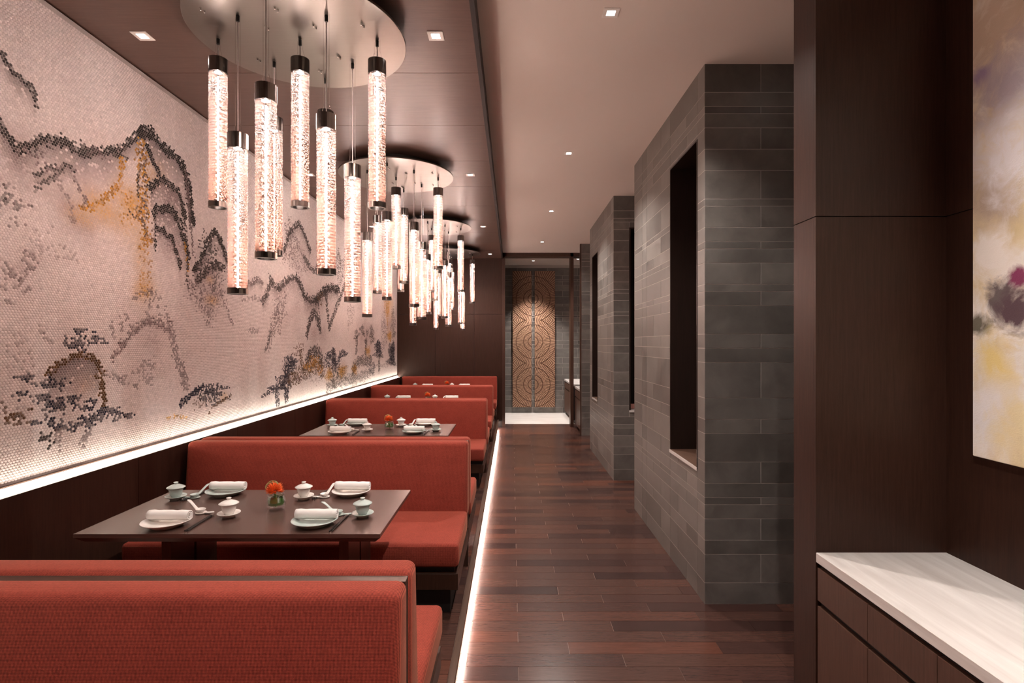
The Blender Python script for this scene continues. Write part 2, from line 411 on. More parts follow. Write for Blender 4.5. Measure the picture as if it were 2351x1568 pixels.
c2=core('wall_slate_pier_2','second dark slate tiled pier down the corridor',6.924,9.025,(8.212,8.742,.885,3.18),fhole=(1.514,2.3,.89,3.27))
tiles_y(c2,6.934,XCOL-.010,2.60,[(1.514,2.3,.89,3.27)],1)
tiles_x(c2,XCOL,[(6.924,7.12,0),(7.12,7.36,1),(7.36,8.212,0),(8.212,8.742,1),(8.742,9.025,0)],[(8.212,8.742,.885,3.18)])
wf=empty('window_1_frame',(1.514,6.93,.89)); struct(wf,'dark timber lined window in the second slate pier','window')
MB().box(0,.02,-.012,.22,0,2.38).box(.766,.786,-.012,.22,0,2.38).box(.02,.766,-.012,.22,2.36,2.38).obj('window_lining',M_LINING,wf)
MB().box(0,.786,-.02,.24,-.006,.02).obj('window_sill',M_MARBLE,wf)
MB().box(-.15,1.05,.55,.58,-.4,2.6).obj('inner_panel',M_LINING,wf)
cd=MB().box(-.055,.055,-.004,.004,0,.062).obj('table_card',M_CARD,loc=(1.62,7.08,.912)); tag(cd,'small pink card standing on the sill of the far window','card')
p3=struct(box('wall_slate_pier_3',M_GROUT,XCOL+.012,2.6,10.2812,10.36,0,ZCEIL),'narrow dark slate pier beside the far cabinet','wall')
tiles_y(p3,10.29,XCOL+.012,2.2)
box('edge_strip',M_JOIN,XCOL-.012,XCOL+.012,10.28,10.37,0,ZCEIL,p3)
# ---- lobby end wall
wb=struct(box('wall_lobby_end',M_GROUT,-.4,2.3,13.6012,13.75,0,3.76),'dark slate tiled end wall of the lobby','wall')
tiles_y(wb,13.61,-.25,2.0,phase=0,z1=3.75)
struct(box('wall_lobby_right',M_JOIN,1.92,2.0,YEND+.1,13.7,0,3.76),'dark timber right wall of the lobby','wall')
struct(box('wall_recess_right',M_JOIN,1.90,2.0,10.37,YEND+.1,0,ZCEIL),'dark timber recess wall above the far cabinet','wall')
# ---- near right: niche wall, timber pier, rear and right walls
wn=struct(box('wall_right',M_DARK,1.906,2.05,YBACK,2.36,0,ZCEIL),'dark veneer niche wall behind the sideboard','wall')
for (a,b) in ((YBACK,-.9),(-.896,1.0),(1.004,2.332)):
    for (c,d) in ((0,2.328),(2.332,ZCEIL)): piece('veneer_panel',M_VEN_V,1.89,1.906,a,b,c,d,wn)
pr=struct(box('wall_timber_pier',M_DARK,XCOL+.016,2.6,2.348,2.497,0,ZCEIL),'dark timber pier standing beside the sideboard','wall')
for (c,d) in ((0,2.328),(2.332,ZCEIL)):
    piece('veneer_panel',M_VEN_V,XCOL,1.89,2.332,2.348,c,d,pr); piece('veneer_panel',M_VEN_V,XCOL,XCOL+.016,2.3485,2.513,c,d,pr); piece('veneer_panel',M_VEN_V,XCOL+.017,2.6,2.497,2.513,c,d,pr)
struct(box('wall_rear',M_VEN_V,XMUR-.2,XR,YBACK-.15,YBACK,0,ZCEIL),'dark timber wall behind the viewer','wall')
struct(box('wall_right_outer',M_VEN_V,2.6,2.75,2.36,10.4,0,ZCEIL),'dark timber wall at the back of the side passages','wall')

# ------------------------------------------------------------------ carved panels on the lobby wall
CIRC=[(.535,.726),(.535,1.81),(.535,2.893)]
RAD=[0,.128,.242,.43,.573,.95]; NW=[26,40,60,80,92]
def clip_poly(P,axis,val,keep):
    out=[]
    for i in range(len(P)):
        a,b=P[i],P[(i+1)%len(P)]; ia=(a[axis]-val)*keep>=0; ib=(b[axis]-val)*keep>=0
        if ia: out.append(a)
        if ia!=ib:
            t=(val-a[axis])/(b[axis]-a[axis]); out.append(tuple(a[k]+t*(b[k]-a[k]) for k in (0,1)))
    return out
for nm,(xa,xb),lab in (('carved_wall_panel',(.011,.496),'left carved timber panel of radiating slats on the lobby end wall'),('carved_wall_panel',(.573,1.09),'right carved timber panel of radiating slats on the lobby end wall')):
    zt,zb=3.598,.15; yb=13.60
    e=empty(nm,(xa,yb,zb)); tag(e,lab,'wall panel','carved panels on the lobby wall')
    MB().box(0,xb-xa,-.035,0,0,zt-zb).obj('backing_board',M_CARVEB,e)
    m=MB()
    for ci,(cx,cz) in enumerate(CIRC):
        lo=zb if ci==0 else cz-.5417; hi=zt if ci==2 else cz+.5417
        for r in range(5):
            r0,r1=RAD[r]+.009,RAD[r+1]-.009; nw=NW[r]
            for k in range(nw):
                a0=2*PI*(k+.18)/nw; a1=2*PI*(k+.82)/nw
                P=[(cx+r0*math.cos(a0),cz+r0*math.sin(a0)),(cx+r1*math.cos(a0),cz+r1*math.sin(a0)),(cx+r1*math.cos(a1),cz+r1*math.sin(a1)),(cx+r0*math.cos(a1),cz+r0*math.sin(a1))]
                for ax,v,kp in ((0,xa+.004,1),(0,xb-.004,-1),(1,max(lo,zb+.004),1),(1,min(hi,zt-.004),-1)):
                    P=clip_poly(P,ax,v,kp)
                    if len(P)<3: break
                if len(P)<3: continue
                n_=len(P)
                m.add([(p[0]-xa,-.035,p[1]-zb) for p in P]+[(p[0]-xa,-.052,p[1]-zb) for p in P],
                      [tuple(range(n_,2*n_))]+[(i,(i+1)%n_,n_+(i+1)%n_,n_+i) for i in range(n_)])
    sl=m.obj('radial_slats',M_CARVE,e); sl['kind']='stuff'

# ------------------------------------------------------------------ bead mural
MURAL = [
('W',5,0.3,1,2.81,2.618,0.346,0.206),
('W',5,0.35,1,3.205,2.736,0.243,0.261),
('W',5,0.4,1,2.979,2.475,0.18,0.145),
('W',5,0.3,1,2.612,2.75,0.138,0.127),
('W',5,0.25,1,2.659,2.141,0.191,0.195),
('W',6,0.55,1,3.154,2.567,0.185,0.115),
('W',6,0.6,1,3.388,2.626,0.174,0.193),
('W',6,0.4,1,3.04,2.489,0.156,0.062),
('W',6,0.4,1,3.508,2.256,0.091,0.257),
('W',6,0.35,1,3.637,2.924,0.179,0.118),
('W',5,0.5,1,3.776,2.815,0.216,0.184),
('W',5,0.45,1,3.825,2.486,0.222,0.187),
('W',5,0.5,1,4.265,2.29,0.276,0.312),
('W',5,0.3,1,3.04,1.55,0.14,0.124),
('W',6,0.3,1,3.056,1.549,0.079,0.075),
('W',5,0.3,1,3.571,1.829,0.258,0.145),
('W',6,0.4,1,3.537,2.131,0.127,0.072),
('W',5,0.35,1,6.112,2.809,0.567,0.348),
('W',5,0.3,1,6.241,2.272,0.788,0.203),
('W',5,0.35,1,6.661,1.872,0.524,0.325),
('W',5,0.3,1,5.756,2.0,0.335,0.234),
('W',5,0.35,1,8.849,1.902,0.792,0.36),
('W',5,0.4,1,10.512,2.182,0.671,0.513),
('W',6,0.5,1,10.587,2.529,0.302,0.344),
('W',6,0.6,1,6.515,1.51,0.229,0.074),
('W',6,0.6,1,7.092,1.359,0.136,0.081),
('W',6,0.6,1,7.62,1.377,0.215,0.081),
('W',6,0.6,1,8.234,1.372,0.137,0.08),
('W',6,0.5,1,9.01,1.641,0.164,0.088),
('W',6,0.5,1,10.587,1.926,0.227,0.121),
('W',6,0.5,1,4.491,1.331,0.068,0.044),
('W',6,0.4,1,4.327,2.121,0.101,0.042),
('W',6,0.4,1,4.296,2.286,0.075,0.035),
('W',5,0.25,1,4.265,1.301,0.184,0.052),
('L',0,0.9,0.9,0.022,0.14,[(2.44,3.222),(2.523,3.173),(2.562,3.138),(2.589,3.1),(2.635,3.08),(2.687,3.073),(2.712,3.041),(2.725,2.992)]),
('L',0,0.95,0.9,0.03,0.22,[(2.44,2.944),(2.523,2.836),(2.549,2.795),(2.584,2.761),(2.623,2.733),(2.695,2.777),(2.745,2.827),(2.804,2.84),(2.864,2.856),(2.92,2.879),(2.979,2.851),(3.04,2.855),(3.088,2.89),(3.205,2.924),(3.331,2.996),(3.407,3.074),(3.508,3.155)]),
('L',0,1,0.95,0.045,0.3,[(3.508,3.155),(3.602,3.189),(3.705,3.142),(3.815,3.129),(3.9,3.109),(3.968,3.045),(4.011,2.944),(4.033,2.819),(4.066,2.696)]),
('E',0,0.9,0.7,3.04,2.873,0.062,0.044),
('E',0,0.9,0.6,2.915,2.882,0.057,0.024),
('E',0,0.8,0.5,2.804,2.833,0.074,0.032),
('E',0,0.8,0.5,2.683,2.766,0.053,0.017),
('E',1,0.8,0.45,2.745,2.733,0.051,0.056),
('E',0,1,0.8,3.571,3.177,0.06,0.035),
('E',0,1,0.85,3.475,3.15,0.024,0.025),
('E',0,1,0.7,3.275,2.944,0.101,0.032),
('E',1,0.8,0.5,3.137,2.882,0.093,0.031),
('E',0,1,0.9,3.8,3.124,0.049,0.043),
('L',0,0.8,0.8,0.02,0.1,[(2.72,2.636),(2.737,2.646),(2.783,2.683),(2.864,2.721),(2.92,2.746),(2.967,2.73)]),
('L',1,0.8,0.75,0.02,0,[(2.967,2.73),(2.985,2.671),(3.009,2.617),(3.04,2.588),(3.062,2.582)]),
('L',0,0.8,0.8,0.018,0,[(2.712,2.545),(2.757,2.603),(2.81,2.637),(2.85,2.672),(2.892,2.709)]),
('E',0,0.8,0.4,2.555,2.48,0.062,0.046),
('E',0,0.75,0.35,2.589,2.447,0.068,0.029),
('E',1,0.8,0.4,2.673,2.465,0.053,0.022),
('E',1,0.7,0.35,2.612,2.368,0.037,0.03),
('E',1,0.7,0.3,2.54,2.538,0.044,0.041),
('L',1,0.55,0.6,0.025,0,[(2.864,2.635),(2.892,2.596),(2.92,2.568),(2.944,2.515),(2.955,2.458)]),
('L',2,0.95,0.8,0.028,0,[(3.331,2.915),(3.323,2.839),(3.312,2.782),(3.257,2.699),(3.187,2.64),(3.12,2.584),(3.078,2.561)]),
('L',2,0.9,0.6,0.02,0,[(2.997,2.538),(3.047,2.545)]),
('L',4,0.9,0.55,0.05,0,[(3.508,3.041),(3.516,2.886),(3.516,2.715),(3.529,2.546),(3.571,2.483)]),
('L',2,0.9,0.45,0.075,0,[(3.508,3.041),(3.516,2.829),(3.521,2.601),(3.542,2.434)]),
('L',2,0.7,0.3,0.07,0,[(3.542,2.434),(3.55,2.262),(3.55,2.118)]),
('L',0,0.9,0.7,0.012,0,[(3.467,2.871),(3.475,2.676),(3.451,2.641)]),
('L',0,0.9,0.7,0.012,0,[(3.396,2.605),(3.419,2.594)]),
('E',4,0.9,0.5,3.427,2.588,0.063,0.017),
('E',2,0.8,0.35,3.388,2.626,0.077,0.11),
('L',0,1,0.95,0.026,0.06,[(3.563,3.081),(3.602,3.025),(3.646,2.972),(3.682,2.933)]),
('L',0,1,0.95,0.032,0.26,[(3.593,2.817),(3.637,2.871),(3.692,2.917),(3.8,2.902),(3.89,2.877),(3.937,2.811),(3.968,2.706)]),
('L',0,1,0.95,0.036,0.26,[(3.624,2.655),(3.66,2.699),(3.705,2.705),(3.767,2.726),(3.835,2.712),(3.906,2.653),(3.958,2.549),(4.011,2.416)]),
('L',0,0.95,0.7,0.012,0,[(3.637,2.658),(3.637,2.54),(3.637,2.404)]),
('L',0,1,0.85,0.022,0.12,[(3.651,2.561),(3.719,2.563),(3.752,2.534),(3.815,2.531),(3.845,2.483),(3.885,2.402),(3.916,2.337)]),
('L',1,0.9,0.8,0.02,0,[(3.979,3.048),(4.006,2.91),(4.017,2.783),(4.044,2.592),(4.072,2.465),(4.1,2.37)]),
('L',0,0.9,0.8,0.02,0,[(3.947,2.733),(3.979,2.579),(3.995,2.387),(3.995,2.192)]),
('L',2,0.9,0.6,0.02,0,[(3.968,2.512),(3.99,2.387),(4.011,2.325)]),
('L',4,0.8,0.4,0.02,0,[(3.602,2.62),(3.611,2.446)]),
('L',0,1,0.9,0.032,0.2,[(4.077,2.327),(4.158,2.412),(4.229,2.526),(4.29,2.614),(4.366,2.692),(4.444,2.644),(4.512,2.539),(4.596,2.441),(4.705,2.381),(4.82,2.317)]),
('L',0,0.95,0.85,0.04,0.12,[(4.117,2.255),(4.193,2.308),(4.277,2.375),(4.379,2.421),(4.485,2.411)]),
('E',0,0.9,0.45,4.253,2.496,0.122,0.138),
('E',1,0.8,0.4,4.117,2.188,0.126,0.08),
('E',1,0.75,0.35,4.392,2.216,0.13,0.089),
('E',1,0.75,0.35,4.253,2.029,0.085,0.076),
('E',0,0.8,0.4,4.392,2.305,0.091,0.089),
('L',1,0.8,0.7,0.02,0,[(4.505,2.117),(4.567,2.047),(4.639,1.938)]),
('E',1,0.6,0.25,4.265,2.116,0.276,0.139),
('L',5,0.95,0.8,0.028,0,[(3.247,1.68),(3.331,1.772)]),
('L',1,0.7,0.75,0.032,0.06,[(3.331,1.772),(3.407,1.841),(3.508,1.908),(3.593,1.929),(3.705,1.907),(3.786,1.869)]),
('L',1,0.7,0.75,0.05,0,[(3.786,1.909),(3.815,1.848),(3.835,1.771),(3.855,1.702),(3.9,1.628),(3.947,1.546),(3.979,1.463)]),
('L',1,0.65,0.6,0.018,0,[(3.24,1.904),(3.254,1.82)]),
('L',1,0.65,0.6,0.018,0,[(3.312,1.955),(3.331,1.853)]),
('L',1,0.65,0.6,0.018,0,[(3.361,1.958),(3.392,1.888)]),
('L',1,0.65,0.6,0.018,0,[(3.55,1.979),(3.559,1.93)]),
('L',1,0.65,0.6,0.018,0,[(3.66,2.024),(3.692,1.936)]),
('L',1,0.65,0.6,0.018,0,[(3.743,2.02),(3.805,1.91)]),
('E',1,0.6,0.4,3.705,1.937,0.102,0.042),
('E',1,0.65,0.4,3.615,2.094,0.079,0.053),
('E',1,0.6,0.4,3.571,2.033,0.043,0.058),
('L',1,0.6,0.6,0.02,0,[(3.427,2.073),(3.529,2.116),(3.637,2.141)]),
('E',1,0.6,0.45,3.529,1.585,0.092,0.08),
('E',1,0.6,0.45,3.602,1.639,0.044,0.047),
('L',1,0.6,0.6,0.02,0,[(3.187,1.596),(3.294,1.563),(3.349,1.532),(3.487,1.488)]),
('E',1,0.6,0.45,3.342,1.549,0.053,0.027),
('E',3,1,0.8,3.025,1.846,0.062,0.017),
('E',3,1,0.7,2.935,1.809,0.058,0.014),
('E',3,1,0.9,3.009,1.773,0.079,0.022),
('E',3,1,0.8,3.12,1.803,0.059,0.015),
('E',3,1,0.9,3.177,1.78,0.034,0.01),
('E',3,1,0.8,2.92,1.771,0.04,0.009),
('E',3,1,0.95,3.016,1.733,0.028,0.022),
('E',3,1,0.7,3.019,1.817,0.025,0.02),
('L',4,1,0.95,0.022,0.28,[(2.797,1.614),(2.85,1.657),(2.92,1.687),(3.009,1.711),(3.088,1.697),(3.137,1.655)]),
('L',4,1,0.9,0.02,0,[(3.088,1.697),(3.137,1.655),(3.17,1.605),(3.174,1.54),(3.181,1.475),(3.184,1.405)]),
('L',4,1,0.6,0.03,0,[(3.143,1.619),(3.157,1.49)]),
('E',3,1,0.7,2.678,1.604,0.048,0.02),
('E',3,1,0.65,2.778,1.574,0.083,0.025),
('E',3,1,0.6,2.87,1.563,0.072,0.028),
('E',3,1,0.75,2.647,1.526,0.052,0.015),
('E',3,1,0.75,2.737,1.495,0.086,0.024),
('E',3,1,0.7,2.831,1.462,0.07,0.028),
('E',3,1,0.8,2.944,1.469,0.076,0.022),
('E',3,1,0.7,2.804,1.42,0.037,0.041),
('E',3,1,0.7,2.872,1.427,0.033,0.028),
('E',3,1,0.7,3.028,1.413,0.08,0.039),
('E',3,1,0.65,3.088,1.434,0.039,0.03),
('E',3,1,0.8,2.732,1.374,0.035,0.013),
('E',3,1,0.7,2.797,1.368,0.042,0.032),
('E',3,1,0.6,2.864,1.342,0.039,0.028),
('E',3,1,0.55,2.935,1.324,0.064,0.026),
('E',3,1,0.75,3.056,1.33,0.063,0.035),
('E',3,1,0.6,3.11,1.343,0.046,0.03),
('E',3,1,0.85,3.212,1.367,0.09,0.031),
('E',3,1,0.8,3.312,1.328,0.074,0.024),
('E',3,1,0.85,3.38,1.313,0.046,0.014),
('L',0,0.95,0.9,0.012,0,[(2.842,1.32),(2.804,1.294)]),
('L',0,0.95,0.9,0.012,0,[(2.745,1.316),(2.804,1.272)]),
('L',0,0.95,0.9,0.012,0,[(2.837,1.256),(2.789,1.229)]),
('L',0,0.95,0.9,0.012,0,[(2.757,1.285),(2.768,1.283)]),
('L',1,0.7,0.7,0.012,0,[(2.848,1.315),(2.848,1.208)]),
('L',1,0.7,0.7,0.012,0,[(2.872,1.311),(2.872,1.208)]),
('L',1,0.7,0.7,0.012,0,[(3.056,1.288),(3.003,1.206)]),
('L',1,0.7,0.7,0.012,0,[(3.085,1.283),(3.028,1.192)]),
('E',4,1,0.65,2.531,1.502,0.022,0.016),
('E',4,1,0.65,2.54,1.454,0.035,0.021),
('E',4,1,0.65,2.612,1.423,0.046,0.019),
('E',4,1,0.65,2.683,1.451,0.034,0.013),
('E',4,1,0.65,2.562,1.403,0.018,0.017),
('E',4,1,0.65,2.695,1.388,0.02,0.011),
('E',4,1,0.65,2.635,1.388,0.028,0.011),
('E',1,0.6,0.4,2.6,1.465,0.046,0.013),
('E',1,0.5,0.22,2.6,1.727,0.103,0.08),
('E',1,0.5,0.2,2.671,1.697,0.072,0.026),
('L',1,0.5,0.6,0.016,0,[(2.742,1.867),(2.783,1.83),(2.82,1.785)]),
('L',1,0.5,0.6,0.016,0,[(2.752,1.836),(2.804,1.773)]),
('E',1,0.5,0.35,2.635,1.821,0.033,0.019),
('L',1,0.6,0.75,0.016,0,[(2.549,2.168),(2.58,2.141)]),
('L',1,0.6,0.75,0.016,0,[(2.553,2.127),(2.584,2.106)]),
('L',1,0.6,0.75,0.016,0,[(2.523,2.092),(2.558,2.069)]),
('L',1,0.6,0.75,0.016,0,[(2.589,2.127),(2.635,2.095)]),
('L',1,0.6,0.75,0.016,0,[(2.534,2.042),(2.575,2.012)]),
('L',1,0.6,0.75,0.016,0,[(2.659,2.184),(2.702,2.158)]),
('L',1,0.6,0.75,0.016,0,[(2.63,2.084),(2.683,2.144)]),
('L',1,0.6,0.75,0.016,0,[(2.612,2.045),(2.647,2.075)]),
('L',1,0.6,0.75,0.016,0,[(2.659,2.029),(2.687,2.049)]),
('L',1,0.6,0.75,0.016,0,[(2.566,1.982),(2.603,1.96)]),
('L',1,0.6,0.75,0.016,0,[(2.668,2.229),(2.732,2.195)]),
('E',1,0.45,0.3,2.92,2.248,0.072,0.047),
('E',1,0.4,0.2,2.783,2.294,0.131,0.091),
('L',3,1,0.95,0.03,0,[(3.916,1.331),(3.979,1.363),(4.061,1.39),(4.134,1.424),(4.205,1.438)]),
('E',3,1,0.75,4.34,1.41,0.178,0.035),
('E',3,1,0.7,4.315,1.363,0.138,0.049),
('E',3,0.95,0.6,4.359,1.309,0.103,0.043),
('E',0,0.9,0.5,4.205,1.377,0.083,0.027),
('L',4,0.9,0.8,0.014,0,[(4.277,1.213),(4.327,1.256),(4.424,1.284),(4.526,1.309),(4.61,1.326)]),
('E',0,0.9,0.6,4.582,1.314,0.057,0.03),
('E',4,0.7,0.3,4.175,1.312,0.118,0.041),
('L',6,0.9,0.7,0.015,0,[(3.752,1.246),(3.85,1.254),(3.979,1.227)]),
('L',1,0.8,0.8,0.03,0.1,[(4.781,2.293),(4.86,2.341),(4.982,2.335),(5.085,2.388),(5.201,2.359)]),
('L',0,0.85,0.85,0.045,0.2,[(5.201,2.19),(5.322,2.308),(5.419,2.392),(5.36,2.438),(5.459,2.366),(5.593,2.357),(5.668,2.411),(5.847,2.488),(6.013,2.518)]),
('L',0,0.95,0.9,0.055,0.22,[(6.013,2.518),(6.137,2.439),(6.267,2.325),(6.444,2.288),(6.661,2.316)]),
('L',0,1,0.9,0.07,0.25,[(6.587,2.299),(6.783,2.398),(6.975,2.472),(7.177,2.521),(7.467,2.521)]),
('E',4,0.9,0.5,6.768,2.358,0.124,0.066),
('L',0,0.9,0.8,0.05,0,[(6.975,2.443),(7.024,2.22),(7.092,1.982)]),
('L',0,0.9,0.8,0.055,0,[(7.74,2.611),(7.543,2.405),(7.319,2.208),(7.092,1.982)]),
('L',0,0.8,0.6,0.03,0,[(6.707,2.254),(6.752,2.038),(6.783,1.901)]),
('L',0,0.9,0.85,0.06,0.12,[(6.32,1.878),(6.402,2.035),(6.544,2.158),(6.661,2.1),(6.752,1.939)]),
('L',1,0.7,0.6,0.05,0,[(5.541,2.172),(5.5,2.035),(5.439,1.899),(5.322,1.724)]),
('L',1,0.7,0.5,0.06,0,[(5.701,2.276),(5.625,2.086),(5.562,1.902)]),
('E',1,0.7,0.35,5.562,2.106,0.167,0.127),
('L',0,0.7,0.7,0.03,0,[(5.39,1.964),(5.341,1.832),(5.265,1.703)]),
('E',1,0.8,0.45,5.847,2.883,0.185,0.214),
('L',0,0.9,0.8,0.04,0.2,[(5.701,2.763),(5.812,2.971),(5.988,3.09),(6.112,3.146),(6.267,3.038),(6.43,2.888)]),
('E',1,0.7,0.35,6.112,2.709,0.252,0.149),
('L',0,0.8,0.8,0.045,0,[(6.241,2.78),(6.402,2.691),(6.544,2.658),(6.661,2.728)]),
('L',1,0.6,0.6,0.03,0,[(4.82,2.168),(5.024,2.201),(5.201,2.19)]),
('L',1,0.6,0.6,0.03,0,[(4.941,1.888),(5.111,1.901)]),
('L',1,0.6,0.4,0.08,0.1,[(7.319,2.893),(7.467,3.037),(7.601,2.874)]),
('E',0,0.8,0.4,7.543,2.804,0.192,0.245),
('E',3,1,0.85,5.893,1.574,0.117,0.057),
('E',3,1,0.85,5.812,1.482,0.16,0.076),
('E',3,1,0.8,5.668,1.398,0.173,0.055),
('E',3,1,0.75,5.541,1.325,0.186,0.036),
('E',3,1,0.75,5.36,1.288,0.116,0.026),
('E',3,1,0.8,5.228,1.266,0.055,0.017),
('E',3,1,0.7,5.756,1.307,0.112,0.066),
('L',3,0.9,0.8,0.05,0,[(5.51,1.274),(5.541,1.158)]),
('L',3,0.9,0.8,0.06,0,[(5.734,1.277),(5.756,1.181)]),
('E',4,0.85,0.45,6.112,1.725,0.126,0.045),
('E',4,0.85,0.4,6.05,1.657,0.173,0.03),
('L',4,0.9,0.8,0.05,0,[(6.137,1.655),(6.189,1.503)]),
('L',0,0.9,0.85,0.09,0,[(6.348,1.584),(6.43,1.649),(6.544,1.679),(6.691,1.655),(6.783,1.587)]),
('E',0,0.9,0.5,6.544,1.573,0.173,0.064),
('L',4,0.9,0.7,0.1,0,[(5.87,1.374),(6.112,1.417),(6.402,1.478),(6.737,1.479),(6.846,1.402)]),
('E',1,0.7,0.35,6.112,1.378,0.227,0.04),
('E',1,0.6,0.3,6.632,1.343,0.237,0.065),
('E',3,0.95,0.8,7.195,1.616,0.157,0.082),
('E',3,0.95,0.75,7.248,1.479,0.177,0.082),
('E',3,0.95,0.65,6.975,1.525,0.115,0.079),
('E',3,0.95,0.65,7.66,1.624,0.198,0.056),
('E',3,0.95,0.6,7.467,1.543,0.15,0.049),
('E',3,0.95,0.6,7.411,1.431,0.13,0.108),
('E',4,0.8,0.5,7.143,1.344,0.103,0.081),
('E',4,0.8,0.5,7.66,1.388,0.198,0.081),
('L',0,0.8,0.7,0.08,0,[(7.23,1.363),(7.283,1.2)]),
('L',0,0.7,0.7,0.1,0,[(7.058,1.189),(7.411,1.244),(7.905,1.234),(8.592,1.228),(9.121,1.254)]),
('L',0,0.8,0.8,0.1,0,[(8.166,1.375),(8.35,1.475),(8.719,1.489),(9.177,1.474)]),
('E',3,0.9,0.65,9.263,1.343,0.232,0.098),
('E',4,0.9,0.5,8.234,1.385,0.091,0.067),
('E',0,0.8,0.7,8.35,1.909,0.141,0.068),
('E',0,0.8,0.8,8.642,1.998,0.126,0.063),
('E',0,0.8,0.7,8.744,1.929,0.103,0.043),
('E',0,0.8,0.6,8.956,1.947,0.081,0.058),
('E',0,0.8,0.75,9.235,1.968,0.144,0.105),
('E',0,0.8,0.7,9.292,1.848,0.146,0.076),
('E',0,0.8,0.7,8.875,1.816,0.106,0.058),
('L',0,0.8,0.8,0.07,0,[(8.35,1.828),(8.327,1.658)]),
('L',0,0.8,0.7,0.07,0,[(8.875,1.794),(8.849,1.629)]),
('E',1,0.6,0.35,8.012,2.216,0.173,0.195),
('E',3,1,0.9,9.687,1.741,0.19,0.079),
('E',3,1,0.85,9.719,1.582,0.287,0.079),
('E',3,1,0.9,10.819,1.648,0.237,0.158),
('E',3,1,0.85,10.779,1.421,0.353,0.105),
('E',3,0.8,0.35,10.117,1.961,0.242,0.37),
('L',0,0.8,0.8,0.08,0,[(9.751,1.534),(9.751,1.281)]),
('E',0,0.8,0.5,10.898,2.241,0.2,0.23),
('E',0,0.9,0.6,10.979,1.976,0.163,0.089),
('E',2,0.8,0.5,10.329,2.469,0.216,0.185),
('E',2,0.9,0.6,10.549,1.909,0.15,0.086),
('E',1,0.7,0.4,10.187,1.358,0.63,0.041),
('E',2,0.95,0.55,6.558,1.572,0.16,0.064),
('E',2,0.95,0.55,6.348,1.496,0.122,0.046),
('E',2,0.95,0.55,6.752,1.445,0.108,0.066),
('E',2,0.95,0.55,7.092,1.371,0.119,0.081),
('E',2,0.95,0.55,7.62,1.377,0.176,0.074),
('E',2,0.95,0.55,8.234,1.372,0.114,0.067),
('E',2,0.95,0.55,9.01,1.641,0.137,0.081),
('E',2,0.95,0.55,10.625,1.91,0.152,0.104),
('E',2,0.95,0.55,10.401,2.389,0.146,0.22),
('E',3,1,0.7,5.801,1.539,0.148,0.085),
('E',3,1,0.7,7.212,1.598,0.175,0.094),
('E',3,1,0.6,7.66,1.624,0.178,0.05),
('E',3,1,0.8,9.687,1.693,0.222,0.11),
('E',3,1,0.8,10.819,1.56,0.276,0.194),
('E',3,1,0.6,5.541,1.316,0.145,0.027),
]

